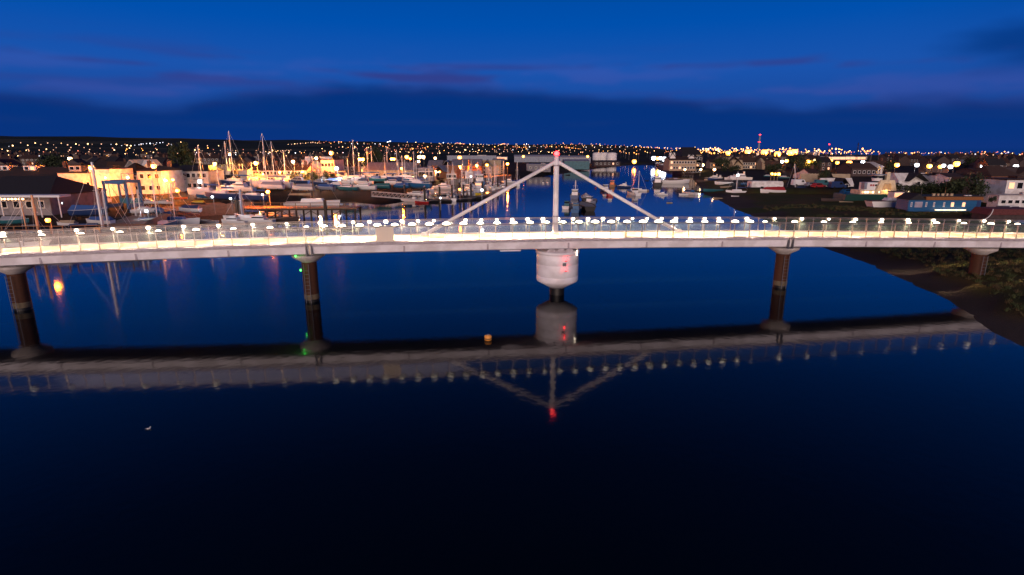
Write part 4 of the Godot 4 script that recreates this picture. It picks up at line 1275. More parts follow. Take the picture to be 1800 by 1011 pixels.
# ---------------------------------------------------------------- harbour works
func harbour():
	# timber wharf on piles
	var w := thing("timber_wharf", "dark timber wharf on braced piles with a handrail, lit orange by its lamp", "wharf", Vector3(-42.12, 2.4, -111.35))
	var L := 23.5
	for i in 46:
		part(w, "plank", bx(Vector3(-L / 2 + (i + 0.5) * L / 46, -0.06, -2.0), Vector3(L / 46 - 0.03, 0.1, 4.0 + 0.06 * (i % 3))), M.wood)
	for z in [0.0, -3.9]:
		part(w, "beam", bx(Vector3(0, -0.26, z - 0.05), Vector3(L, 0.3, 0.22)), M.darkwood)
		for i in 9:
			var x := -L / 2 + 0.3 + i * (L - 0.6) / 8.0
			part(w, "pile", rod(Vector3(x, -0.1, z - 0.05), Vector3(x, -4.4, z - 0.05), 0.19, 0.2, 8), M.darkwood)
			if z == 0.0:
				part(w, "rail_post", bx(Vector3(x, 0.5, z), Vector3(0.1, 1.1, 0.1)), M.wood)
				if i < 8:
					var s := 1.0 if i % 2 else -1.0
					part(w, "brace", rod(Vector3(x + 1.45 - 1.4 * s, -0.5, 0.12), Vector3(x + 1.45 + 1.4 * s, -2.2, 0.12), 0.07, 0.07, 5), M.darkwood)
	for y in [0.55, 1.02]:
		part(w, "handrail", bx(Vector3(0, y, 0.06), Vector3(L, 0.09, 0.05)), M.wood)
	for i in 3:
		part(w, "fender_post", bx(Vector3(-L / 2 + 0.4 + i * 0.6 + (16.0 if i == 2 else 0.0), -0.9, 0.32), Vector3(0.5, 5.0, 0.4)), M.darkwood)
	# gangway down to the pontoons
	var g := thing("gangway", "pale steel lattice gangway sloping from the spit down to the pontoons", "gangway")
	var a := Vector3(-35.6, 2, -146.12)
	var b := Vector3(-22.66, 0.9, -146.39)
	part(g, "walkway", _plank(a, b, 1.3, 0.12), M.r_pale)
	var dir := (b - a).normalized()
	var side := dir.cross(Vector3.UP).normalized()
	for s in [-0.65, 0.65]:
		var o: Vector3 = side * s
		part(g, "top_chord", rod(a + o + Vector3.UP * 1.15, b + o + Vector3.UP * 1.15, 0.07, 0.07, 5), M.r_pale)
		part(g, "bottom_chord", rod(a + o, b + o, 0.09, 0.09, 5), M.r_pale)
		for i in 13:
			var p := a.lerp(b, i / 12.0) + o
			part(g, "strut", rod(p, p + Vector3.UP * 1.15, 0.04, 0.04, 4), M.r_pale)
			if i < 12:
				part(g, "diagonal", rod(p, a.lerp(b, (i + 1) / 12.0) + o + Vector3.UP * 1.15, 0.03, 0.03, 4), M.r_pale)
	var g2 := thing("gangway", "low grey boarded gangway beside the blue covered cabin boat", "gangway")
	a = Vector3(-65.4, 2, -107.88)
	b = Vector3(-62.25, 0.5, -112.45)
	dir = (b - a).normalized()
	side = dir.cross(Vector3.UP).normalized()
	for i in 16:
		part(g2, "board", _plank(a.lerp(b, i / 16.0 + 0.004), a.lerp(b, (i + 1) / 16.0 - 0.004), 2.6, 0.08), M.deckgrey)
	for s in [-1.3, 1.3]:
		part(g2, "side_rail", rod(a + side * s + Vector3.UP * 0.7, b + side * s + Vector3.UP * 0.7, 0.05, 0.05, 5), M.trim)
	# pontoons with mooring piles
	var rows := [
		["longest pontoon at the foot of the lattice gangway", Vector3(-23.08, 0, -149.95), Vector3(-12.44, 0, -156.76)], ["pontoon ending beside the yellow boat", Vector3(-12.06, 0, -155.87), Vector3(-5.53, 0, -174.54)],
		["pontoon below the white square container", Vector3(-18.27, 0, -196.78), Vector3(-5.68, 0, -205.48)], ["outer pontoon nearest the left stay", Vector3(-6.02, 0, -179.05), Vector3(1.75, 0, -221.79)], ["short dark pontoon before the dark house barge", Vector3(-23.27, 0, -170.26), Vector3(-17.5, 0, -176.77)]]
	for r in rows:
		var t := thing("pontoon", r[0], "pontoon")
		part(t, "float", _plank(r[1] + Vector3.UP * 0.2, r[2] + Vector3.UP * 0.2, 2.0, 0.6), M.weed)
		var n := int((r[2] - r[1]).length() / 0.9)
		for i in n:
			part(t, "board", _plank(r[1].lerp(r[2], (i + 0.05) / n) + Vector3.UP * 0.55, r[1].lerp(r[2], (i + 0.95) / n) + Vector3.UP * 0.55, 2.1, 0.06), M.deckgrey)
	var k := 0
	for q in [Vector3(-22.54, 0, -148.33), Vector3(-18.71, 0, -148.33), Vector3(-16.15, 0, -155), Vector3(-15.33, 0, -168.19), Vector3(-13.22, 0, -156.76), Vector3(-12.48, 0, -191.37), Vector3(-8.88, 0, -172.38), Vector3(-6.7, 0, -199.6), Vector3(-5, 0, -202.49), Vector3(-2.12, 0, -214.97), Vector3(-29.24, 0, -156.76), Vector3(-11.58, 0, -162.28)]:
		var t := thing("mooring_pile", ["thick black pile left of the dark house barge", "tall pile at the right corner of the dark house barge", "black pile rising behind the white cruiser's stern", "dark pile beside the upturned dark dinghies", "thin pile at the near pontoon's outer end", "pile under the white container", "pile by the yellow boat", "dark pile below the narrow orange warehouse", "pile beside the tall brown warehouse's pontoon", "pile nearest the left stay", "pile at the gangway foot by the white workboat", "pile between the yellow boat and the near pontoon"][k], "pile", q, 0.0, "mooring piles of the marina")
		part(t, "shaft", rod(Vector3(0, -1.5, 0), Vector3(0, 4.2, 0), 0.28, 0.28, 8), M.weed)
		var c := MB.new(); c.lathe(Vector3(0, 4.2, 0), [[0.3, 0], [0.0, 0.35]], 8)
		part(t, "cap", c.done(), M.lip)
		k += 1
	# blue travelling boat hoist
	var h := thing("boat_hoist", "blue steel travelling boat hoist with four legs on the left quay", "boat hoist", Vector3(-72.39, 2.2, -105.04))
	h.scale = Vector3(0.66, 1, 0.8)
	for x in [-3.0, 3.0]:
		for z in [0.0, -5.0]:
			part(h, "leg", bx(Vector3(x, 2.8, z), Vector3(0.55 if x > 0 else 0.35, 5.6, 0.5)), M.bluepaint)
			part(h, "wheel", rod(Vector3(x - 0.2, 0.4, z), Vector3(x + 0.2, 0.4, z), 0.42, 0.42, 12), M.rubber)
	for z in [0.0, -5.0]:
		part(h, "crossbeam", bx(Vector3(0, 5.5, z), Vector3(6.5, 0.55, 0.5)), M.bluepaint)
	for x in [-3.0, 3.0]:
		part(h, "side_beam", bx(Vector3(x, 1.2, -2.5), Vector3(0.5, 0.6, 5.0)), M.bluepaint)
		part(h, "top_rail", bx(Vector3(x, 5.6, -2.5), Vector3(0.4, 0.4, 5.0)), M.bluepaint)
	part(h, "machinery_platform", bx(Vector3(0.2, 1.9, -4.6), Vector3(5.2, 1.0, 0.7)), M.teal)
	for x in [-1.5, 1.5]:
		part(h, "sling", rod(Vector3(x, 5.2, 0), Vector3(x, 2.6, -2.5), 0.06, 0.06, 4), M.black)
	part(h, "handrail", bx(Vector3(0.4, 6.9, -5.0), Vector3(4.4, 0.08, 0.08)), M.bluepaint)
	for x in [-1.8, 0.4, 2.6]:
		part(h, "rail_post", bx(Vector3(x, 6.3, -5.0), Vector3(0.08, 1.2, 0.08)), M.bluepaint)
	# rail along the left quay
	for r in [["brown handrail fence on the quay at the far left", Vector3(-80.0, 2.22, -77.6), Vector3(-62.0, 2.22, -78.2)], ["brown handrail fence on the quay below the boat hoist", Vector3(-61.0, 2.22, -78.4), Vector3(-50.5, 2.22, -80.2)]]:
		var f := thing("quay_fence", r[0], "fence")
		var n := int((r[2] - r[1]).length() / 1.6)
		for i in n + 1:
			var p: Vector3 = r[1].lerp(r[2], float(i) / n)
			part(f, "post", bx(p + Vector3.UP * 0.55, Vector3(0.12, 1.1, 0.12)), M.wood)
		for y in [0.55, 1.05]:
			part(f, "rail", rod(r[1] + Vector3.UP * y, r[2] + Vector3.UP * y, 0.05, 0.05, 5), M.wood)
	# verandah of the boathouse: a row of warm lamps under a pale fascia
	var v := thing("verandah", "pale verandah roof with a row of warm lamps before the long boathouse", "verandah", Vector3(-85.78, 2.2, -98.7))
	part(v, "fascia", bx(Vector3(2.0, 3.6, 0), Vector3(14.0, 0.35, 2.6)), M.white)
	for i in 5:
		part(v, "post", bx(Vector3(-4.6 + i * 3.3, 1.75, 1.1), Vector3(0.14, 3.5, 0.14)), M.white)
	for i in 9:
		var o := MB.new(); o.ball(Vector3.ZERO, Vector3(0.2, 0.16, 0.16), 8, 5)
		var l := part(v, "verandah_lamp", o.done(), M.glow_warm)
		l.position = Vector3(-2.6 + i * 0.62, 3.1, 0.9)
		if i % 3 == 1:
			omni(l, Vector3.ZERO, Color(1, 0.6, 0.25), 2.5, 0.12)

func _plank(a: Vector3, b: Vector3, wide: float, thick: float) -> ArrayMesh:
	var m := MB.new()
	var s := (b - a).normalized().cross(Vector3.UP).normalized() * wide / 2
	var u := Vector3.UP * thick
	m.hexa([a - s - u, a + s - u, b + s - u, b - s - u, a - s, a + s, b + s, b - s] if s.cross(b - a).y > 0 else [a + s - u, a - s - u, b - s - u, b + s - u, a + s, a - s, b - s, b + s])
	return m.done()

func mb(label: String, x: float, z: float, mast: float, length: float, o := {}):
	o.mast = mast
	o.kind = "sail"
	boat(label, "sail", x - 0.05 * length * cos(deg_to_rad(o.get("turn", 0.0))), z, length, o)

# ---------------------------------------------------------------- boats
func boats():
	var hard := 2.15
	# moored and berthed along the left quay, behind the left end of the bridge
	mb("tall masted sailing boat with orange lit spar beside the far left quay lamp", -66.61, -79.48, 7.41, 9.5, {"turn": 20.0, "thick": 0.2, "mastpaint": "orangespar", "hull": "white"})
	mb("slim masted boat berthed just left of the bright white quay lamp", -68.22, -79.48, 6.94, 7.0, {"turn": 15.0, "thick": 0.1, "mastpaint": "orangespar", "hull": "navy"})
	mb("sailing boat with the thick pale mast rising left of the boat hoist", -61.86, -85.62, 11.73, 10.0, {"turn": 8.0, "thick": 0.24, "hull": "white"})
	mb("sailing boat whose shorter mast stands close right of the thick pale mast", -61, -85.62, 7.77, 7.5, {"turn": 10.0, "thick": 0.14, "hull": "navy"})
	mb("sailing boat with a bare mast right of the boat hoist", -65.99, -99.59, 7.49, 8.0, {"turn": 60.0, "thick": 0.13})
	mb("sailing boat with a thin mast next to the white lamp post", -64.17, -98.14, 6.91, 8.0, {"turn": 70.0})
	mb("sailing boat with a dark lower mast below the blazing end house", -61.41, -98.14, 8.53, 8.5, {"turn": 75.0, "hull": "bluepaint"})
	mb("blue covered sailing cruiser with mast by the boarded gangway", -61.73, -104.2, 7.62, 9.0, {"turn": 4.0, "hull": "white", "up": "bluecover", "sailcover": "bluecover"})
	boat("teal hulled covered launch on the quay under the verandah lamps", "covered", -75.56, -86.39, 3.81, {"y": hard, "ashore": true, "hull": "teal", "up": "greycover", "turn": 5.0})
	boat("grey dinghy laid up at the end of the teal launch", "dinghy", -73.48, -86.39, 1.91, {"y": hard, "ashore": false, "hull": "greycover", "turn": 15.0})
	boat("pinkish upturned looking white launch right of the white quay lamp", "covered", -68.77, -87.73, 2.99, {"y": hard, "hull": "white", "up": "w_tan", "turn": 178.0})
	boat("long blue covered boat on the quay beneath the boat hoist", "covered", -71.67, -96.63, 5.8, {"y": hard, "ashore": true, "hull": "navy", "up": "bluecover", "turn": 3.0})
	boat("blue covered boat with pale stripe in front of the long blue one", "covered", -65.13, -89.8, 4.32, {"y": hard, "hull": "white", "up": "bluecover", "turn": 175.0})
	boat("white cruiser laid up between the hoist and the blazing end house", "cuddy", -65.83, -101.77, 3.66, {"y": hard, "ashore": true, "turn": 12.0})
	boat("blue covered boat on the hard right of the small white lamp", "covered", -64.15, -102.68, 3.07, {"y": hard, "ashore": true, "hull": "bluepaint", "up": "bluecover", "turn": 165.0})
	boat("low white motor boat behind the parked cars by the blazing house", "motor", -78.32, -123.55, 3.19, {"y": hard, "turn": 0.0})
	boat("low pale cabin boat next to the low white motor boat", "cuddy", -74.88, -123.55, 3.19, {"y": hard, "turn": 180.0})
	boat("dark blue canopied boat with white gunwale on the stone quay", "covered", -61.19, -108.49, 4.32, {"y": hard, "hull": "white", "up": "navy", "turn": 172.0})
	boat("boat under a bright yellow cover on the stone quay", "covered", -67.06, -122.25, 2.92, {"y": hard, "hull": "darkwood", "up": "yellow", "turn": 175.0})
	boat("small white wheelhouse boat beside the yellow covered boat", "fishing", -72.31, -135.04, 3.48, {"y": hard, "ashore": true, "hull": "bluepaint", "turn": 185.0})
	boat("orange dinghy on the quay by the orange lamp", "dinghy", -77.94, -135.04, 2.95, {"y": hard, "hull": "orange"})
	boat("half hidden grey rowing boat afloat behind the railing left of the wharf", "dinghy", -57.5, -107.51, 3.88, {"hull": "greycover", "turn": 170.0})
	boat("dark open launch afloat beside the half hidden grey rowing boat", "dinghy", -59.44, -107.51, 2.58, {"hull": "black", "turn": 25.0})
	boat("white motor boat afloat just behind the railing under the wharf", "motor", -52.14, -106.66, 4.7, {"turn": 175.0})
	mb("sailing boat with furled grey sail wrapped thick round its mast", -51.22, -108.37, 6.22, 8.5, {"turn": 172.0, "thick": 0.3, "mastpaint": "greycover"})
	boat("white cruiser with pale awning behind the railing below the wharf", "motor", -47.59, -107.51, 5.38, {"turn": 176.0})
	boat("low dark red barge afloat before the wharf piles", "dinghy", -44.09, -110.12, 5.29, {"hull": "w_dark", "turn": 2.0})
	boat("pale launch aground among the wharf piles", "cuddy", -49.64, -117.75, 3.29, {"hull": "white", "turn": 178.0})
	boat("pale green launch aground at the wharf's right end", "cuddy", -45.64, -117.75, 3.06, {"hull": "white", "up": "greycover", "turn": 3.0})
	mb("white ketch with a tall brown mast moored right of the wharf", -47.16, -136.56, 12.83, 12.5, {"turn": 3.0, "hull": "white", "up": "white", "sailcover": "w_tan", "mastpaint": "wood", "thick": 0.12})
	# the boatyard
	var yard := [
		["white motor yacht with a grey awning at the left end of the boatyard row", "motor", -78.46, -156.8, 4.34, "white", "white", 168.0], ["long white motor yacht second in the boatyard's front row", "motor", -70.86, -150.74, 7.46, "white", "white", 172.0],
		["white cabin cruiser behind the second long motor yacht", "cuddy", -75.42, -170.48, 6.73, "white", "white", 174.0], ["white hulled yacht with grey cover below the tallest masts", "covered", -67.2, -161.12, 7.01, "white", "greycover", 176.0],
		["pale motor yacht right of the tallest masts", "motor", -70.36, -175.58, 5.89, "white", "white", 170.0], ["dark blue and grey flybridge cruiser by the lit shrubs", "motor", -68.87, -186.73, 6.63, "navy", "greycover", 174.0],
		["grey tarpaulined boat in front of the dark blue cruiser", "covered", -56.75, -156.8, 5.89, "white", "greycover", 172.0], ["dark navy cruiser behind the ketch's mast", "motor", -60.35, -180.98, 5.36, "navy", "navy", 176.0],
		["grey blue covered boat beside the ketch's mast", "covered", -51.54, -158.93, 5.34, "greycover", "bluecover", 170.0], ["blue cabin boat second from the shed end", "cuddy", -50.79, -168.04, 5.64, "bluepaint", "white", 175.0],
		["navy covered boat under the overlit white tower", "covered", -58.36, -189.73, 5.61, "navy", "navy", 172.0], ["tall white wheelhouse boat before the forecourt", "fishing", -53.58, -186.73, 5.16, "white", "white", 178.0],
		["teal hulled cruiser at the spit's left edge", "cuddy", -44.66, -156.8, 5.58, "teal", "white", 174.0], ["white hulled boat with red and white buoys on stands at the spit", "cuddy", -40.54, -158.93, 6.29, "white", "white", 176.0],
		["navy topped motor boat behind the white hulled boat on stands", "motor", -47.14, -183.81, 6.16, "white", "navy", 173.0], ["teal covered boat above the gangway's upper end", "covered", -37.32, -165.67, 4.91, "teal", "teal", 171.0],
		["dark teal hulled cruiser under the pale sheet roof", "cuddy", -46.75, -199.36, 6.68, "teal", "bluecover", 176.0], ["pale cuddy boat in the middle of the back row by the shed", "cuddy", -37.14, -180.98, 5.71, "white", "white", 170.0],
		["blue tarpaulined boat at the row's end by the gangway", "covered", -32.2, -168.04, 4.65, "bluepaint", "bluecover", 172.0], ["long navy boat under the shed eaves", "covered", -46.28, -217.74, 7.71, "navy", "bluecover", 178.0], ["white topped cruiser before the grey office block", "cuddy", -34.96, -199.36, 5.89, "bluepaint", "white", 174.0]]
	for r in yard:
		boat(r[0], r[1], r[2], r[3], r[4], {"y": hard, "ashore": true, "hull": r[5], "up": r[6], "turn": r[7], "group": "boats laid up in the boatyard"})
	var ym := [
		["sailing boat with a bare mast before the yellow flats", -72.76, -135.63, 11.24, 9.0], ["sailing boat with a mast below the lilac house", -65.87, -129.61, 7.56, 8.0], ["sailing boat with a tall mast left of the tallest one", -89.13, -181.77, 12.7, 9.5],
		["sailing boat with the tallest mast of the left boatyard", -81.19, -168.78, 15.3, 11.0], ["sailing boat with the tall pale mast beside the shortest spar", -70.69, -166.39, 14.63, 10.5], ["sailing boat with a mast crossing the long terrace's right half", -68.39, -166.39, 12.44, 10.0],
		["sailing boat with the orange lit leaning mast on the wharf", -57.42, -126.79, 5.45, 7.0], ["sailing boat with a thin mast before the terrace chimneys", -78.32, -200.23, 9.99, 8.0], ["sailing boat with the single mast over the forecourt lights", -54.45, -200.23, 13.39, 9.5],
		["sailing boat with the left mast of the pair by the dark tree", -51.43, -207.23, 11.11, 9.0], ["sailing boat with the right mast of the pair by the dark tree", -53.7, -222.79, 11.08, 9.0], ["sailing boat with a mast over the shed's pale roof", -48.68, -227.05, 11.5, 9.0],
		["sailing boat with a mast over the shed's lower right roof", -43.26, -218.69, 10.26, 8.5], ["sailing boat with a mast at the foot of the office block", -29.76, -176.34, 9.83, 8.5], ["sailing boat with the mast next to the white lamp by the office", -27.84, -168.78, 7.33, 8.0], ["sailing boat with a short dark mast above the wharf lamp", -93.42, -214.73, 8.65, 8.0]]
	for r in ym:
		mb(r[0], r[1], r[2], r[3], r[4], {"y": hard, "ashore": true, "turn": 172.0 + fmod(r[1], 7.0), "hull": ["white", "navy", "white", "bluepaint"][int(absf(r[1])) % 4], "sailcover": ["bluecover", "greycover", "navy"][int(absf(r[2])) % 3], "group": "masts of boats laid up in the boatyard"})
	# pontoon berths
	boat("white workboat with a red stern light at the gangway foot", "fishing", -27.08, -153.28, 5.17, {"turn": 172.0, "hull": "white", "up": "white"})
	boat("white and red motor boat left of the dark house barge", "motor", -23.28, -148.33, 3.54, {"turn": 178.0, "hull": "red", "up": "white"})
	boat("white cabin boat second row behind the red motor boat", "cuddy", -27.99, -170.26, 6.07, {"turn": 170.0})
	boat("dark house barge with flat cabin on the marina's near pontoon", "fishing", -20.84, -153.28, 3.96, {"turn": 180.0, "hull": "black", "up": "w_dark"})
	boat("white flybridge cruiser with navy stripe left of the upturned dinghies", "motor", -23.66, -199.6, 7.1, {"turn": 178.0})
	boat("blue motor boat behind the white flybridge cruiser", "cuddy", -30.18, -221.79, 6.56, {"turn": 174.0, "hull": "bluepaint"})
	boat("cluttered white workboat with fenders on the near pontoon", "fishing", -18.45, -160.4, 4.14, {"turn": 160.0})
	boat("low black dinghy with a white light on the near pontoon's end", "dinghy", -17.91, -151.6, 3.91, {"turn": 175.0, "hull": "black"})
	boat("dark blue launch moored under the white container", "cuddy", -15.48, -166.18, 4.28, {"turn": 168.0, "hull": "navy", "up": "greycover"})
	boat("long black workboat hull on the pontoon's outer end", "dinghy", -11.77, -160.4, 6.36, {"turn": 178.0, "hull": "black"})
	boat("bright yellow green dinghy on the marina's outer edge", "dinghy", -8.99, -174.54, 4.15, {"turn": 178.0, "hull": "yellow"})
	boat("white wheelhouse boat with lit cabin by the yellow dinghy", "fishing", -11.35, -191.37, 3.78, {"turn": 100.0, "lit": true})
	boat("white boat behind the lit wheelhouse boat", "cuddy", -13.81, -188.77, 4.11, {"turn": 120.0})
	boat("white fishing boat with yellow gear nearest the left stay", "fishing", -3.94, -199.6, 5.13, {"turn": 168.0})
	boat("white fishing boat left of the one with yellow gear", "fishing", -6.49, -205.48, 4.46, {"turn": 172.0})
	boat("white cabin cruiser partly behind the left stay", "motor", -1.17, -236.79, 5.6, {"turn": 176.0})
	boat("blue decked fishing boat moored below the orange warehouse", "fishing", -12.66, -225.36, 5.33, {"turn": 95.0, "hull": "bluepaint"})
	for r in [["sailing boat with a mast between the two square containers", -13.08, -186.25, 10.07], ["sailing boat with a mast before the narrow orange warehouse", -8.8, -202.49, 8.99], ["sailing boat with a mast below the tall brown warehouse", -5.76, -208.55, 8.45], ["sailing boat with a mast left of the white container", -15.4, -176.77, 8.9], ["sailing boat with a thin mast over the dark house barge", -16.33, -156.76, 7.93]]:
		mb(r[0], r[1], r[2], r[3], 8.0, {"turn": 100.0, "hull": "white", "group": "berthed sailing boats of the marina"})
	# the crowd of masts behind
	rng.seed = 31
	for k in 26:
		var q: Vector3 = [Vector3(-81.73, 2.15, -192.84), Vector3(-60.95, 2.15, -206.33), Vector3(-30.44, 2.15, -199.36)][k % 3]
		var at := q + Vector3(rng.randf_range(-15, 17), 0, rng.randf_range(-14, 8))
		if to_shore(Vector2(at.x, at.z))[2] or ground(at.x, at.z) < 1.9:
			continue
		mb("pale hulled yacht with a bare mast crowded into the boatyard's back rows", at.x, at.z, rng.randf_range(5.5, 8.5), rng.randf_range(7.0, 9.5), {"y": hard, "ashore": true, "turn": 165.0 + rng.randf() * 25.0, "hull": ["white", "white", "navy"][k % 3], "sailcover": ["bluecover", "greycover"][k % 2], "group": "yachts crowded in the boatyard's back rows"})
	for k in 18:
		var q: Vector3 = [Vector3(-19.86, 0, -191.37), Vector3(-10.29, 0, -208.55), Vector3(-3.28, 0, -221.79)][k % 3]
		var at := q + Vector3(rng.randf_range(-9, 7), 0, rng.randf_range(-16, 12))
		if not to_shore(Vector2(at.x, at.z))[2]:
			continue
		mb("small white yacht with a slim mast berthed among the marina's piles", at.x, at.z, rng.randf_range(7.0, 10.0), rng.randf_range(6.0, 8.0), {"turn": 80.0 + rng.randf() * 30.0, "hull": "white", "sailcover": ["bluecover", "greycover"][k % 2], "group": "yachts berthed among the piles"})
	# moored in midstream
	boat("teal wheelhouse fishing boat moored right of the mast, leftmost of its raft", "fishing", 13.32, -135.21, 2.29, {"turn": 70.0, "hull": "white", "up": "teal"})
	boat("blue hulled boat with a high bow nearest the teal fishing boat", "fishing", 14.51, -127.66, 2.54, {"turn": 75.0, "hull": "bluepaint", "up": "bluepaint"})
	boat("small trawler with raised gear at the far end of the midstream raft", "fishing", 18.07, -164.2, 3.26, {"turn": 80.0, "hull": "navy", "up": "white", "mast": 5.0, "thick": 0.14})
	boat("dark flat barge alongside the blue boats in midstream", "dinghy", 17.17, -132.6, 3.96, {"turn": 95.0, "hull": "black"})
	boat("grey topped covered launch on the dark barge's far side", "covered", 20.22, -156.76, 3.42, {"turn": 85.0, "hull": "black", "up": "greycover"})
	boat("white fishing boat with round fenders at the raft's right side", "fishing", 20.27, -146.75, 2.48, {"turn": 60.0, "hull": "white"})
	boat("little dark launch off the raft's right hand end", "cuddy", 22.06, -153.28, 2.13, {"turn": 40.0, "hull": "navy", "up": "navy"})
	boat("white decked navy boat left of the red fishing boat", "fishing", 30.64, -191.37, 2.84, {"turn": 100.0, "hull": "navy"})
	boat("red hulled fishing boat seen end on under the right stay", "fishing", 29.19, -172.38, 2.22, {"turn": 90.0, "hull": "red", "up": "white"})
	boat("small boat with an orange cabin above the red fishing boat", "fishing", 37.33, -214.97, 2.97, {"turn": 80.0, "hull": "wood", "up": "orange"})
	boat("low navy motor boat broadside on, beyond the right stay", "motor", 40.55, -208.55, 4.94, {"turn": 178.0, "hull": "navy", "up": "white"})
	boat("dark dinghy at the low navy motor boat's bow", "dinghy", 40.27, -218.32, 2.58, {"turn": 20.0, "hull": "black"})
	boat("white fishing boat with dark windows, lower of the two beyond the right stay", "fishing", 36.64, -174.54, 2.76, {"turn": 110.0, "hull": "white"})
	mb("white sailing boat with two reflected masts beyond the right stay", 41.99, -191.37, 6.67, 5.2, {"turn": 160.0, "hull": "white"})
	boat("white cabin cruiser alone on open water right of the right stay", "motor", 45.79, -174.54, 2.94, {"turn": 170.0})
	boat("small low white raft like punt on open water by the stay's foot", "dinghy", 40.81, -148.33, 1.47, {"turn": 175.0, "hull": "w_tan"})
	boat("small dark cabin boat just left of the mast", "cuddy", 19, -253.95, 2.25, {"turn": 90.0, "hull": "black", "up": "white"})
	boat("tiny dark boat by the far bank right of the mast", "dinghy", 29.82, -309.87, 2.43, {"turn": 0.0, "hull": "black"})
	boat("tiny dark boat under the reflected lights of the river bend", "dinghy", 59.24, -253.95, 1.75, {"turn": 0.0, "hull": "black"})
	# right bank
	boat("black tug with a white wheelhouse at the long white ship's bow", "fishing", 55.77, -221.79, 4.37, {"turn": 80.0, "hull": "black", "up": "white", "mast": 4.5})
	var ship := thing("ship", "long low white hulled ship moored below the waterfront building", "ship", Vector3(65.4, 0, -232.86), 0.0)
	var hm := hull_mesh(11.5, 3.2, 1.5, 0.6, 0.75, 0.95)
	part(ship, "hull", hm[0], M.white); part(ship, "deck", hm[1], M.deckgrey); part(ship, "rubbing_strake", hm[2], M.trim)
	part(ship, "hatch_cover", bx(Vector3(0.5, 1.7, 0), Vector3(5.5, 0.35, 1.8)), M.w_dark)
	part(ship, "deckhouse", bx(Vector3(0.4, 2.0, 0), Vector3(1.4, 0.5, 1.2)), M.w_lilac)
	var rb := [
		["grey workboat with a tall white bridge on the far mudbank", "motor", 83.39, -237.87, 6.09, "navy", "white", 178.0], ["low barge shaped workboat with gantries left of the white bridge boat", "fishing", 78.7, -237.87, 5.15, "w_dark", "w_tan", 176.0],
		["white wheelhouse boat under the white bridge boat's stern", "fishing", 88.06, -247.21, 3.89, "white", "white", 174.0], ["white houseboat cruiser with a row of square windows", "motor", 87.58, -221.12, 7.84, "white", "white", 178.0], ["smaller white cruiser left of the row of square windows", "motor", 85.52, -224.92, 5.32, "white", "white", 175.0],
		["long white hull lying on the mud above the teal hull", "covered", 76.57, -208.64, 6.18, "white", "w_dark", 176.0], ["dark teal hull with a red bow light on the mud", "dinghy", 63.76, -182.14, 6.12, "teal", "black", 178.0], ["dark dinghy behind the teal hull", "dinghy", 70.41, -189.54, 3.75, "w_tan", "black", 10.0],
		["white and blue cabin boat left of the teal hull", "cuddy", 54.76, -176.77, 2.45, "white", "bluepaint", 120.0], ["low blue and white speedboat afloat by the mud edge", "cuddy", 52.19, -174.54, 2.76, "white", "navy", 175.0],
		["small blue cabin boat with a white ring between sloop and white houseboat", "cuddy", 77.45, -190.79, 3.39, "bluepaint", "bluepaint", 178.0], ["white houseboat with a red roofed cabin on the mud", "covered", 79.17, -174.72, 7.09, "white", "red", 178.0],
		["pale dinghy upturned on the wet mud edge", "dinghy", 57.81, -161.09, 2.4, "w_tan", "white", 175.0], ["white dinghy on the mud right of the pale upturned one", "dinghy", 63.88, -164.48, 2.12, "white", "white", 178.0],
		["black mooring barge left of the teal hull", "dinghy", 61.14, -187.39, 2.96, "black", "black", 178.0], ["teal cabin launch beside the yellow path lamps", "cuddy", 109.75, -233.48, 4.13, "teal", "white", 175.0],
		["green and white launch parked beyond the white box houseboat", "cuddy", 109.64, -247.95, 3.41, "teal", "white", 178.0], ["dark hulk with wrecked timbers left of the ferry's green hull", "dinghy", 81.73, -146.52, 4.94, "w_dark", "black", 175.0], ["pale flat punt lying on the mud before the dark hulk", "dinghy", 83.95, -143.97, 3.15, "w_tan", "black", 178.0]]
	for r in rb:
		boat(r[0], r[1], r[2], r[3], r[4], {"y": maxf(0.0, ground(r[2], r[3]) - 0.05), "hull": r[5], "up": r[6], "turn": r[7]})
	mb("white sloop with one mast aground on the right bank's mud edge", 68.99, -177.03, 6.52, 6.6, {"y": 0.4, "turn": 178.0, "hull": "white"})
	mb("white yacht with a steeply leaning mast by the parked vans", 87.67, -178.03, 8.77, 6.4, {"y": 0.5, "turn": 176.0, "lean": 1.1, "hull": "white", "up": "white", "sailcover": "bluecover", "thick": 0.13})
	houseboats()

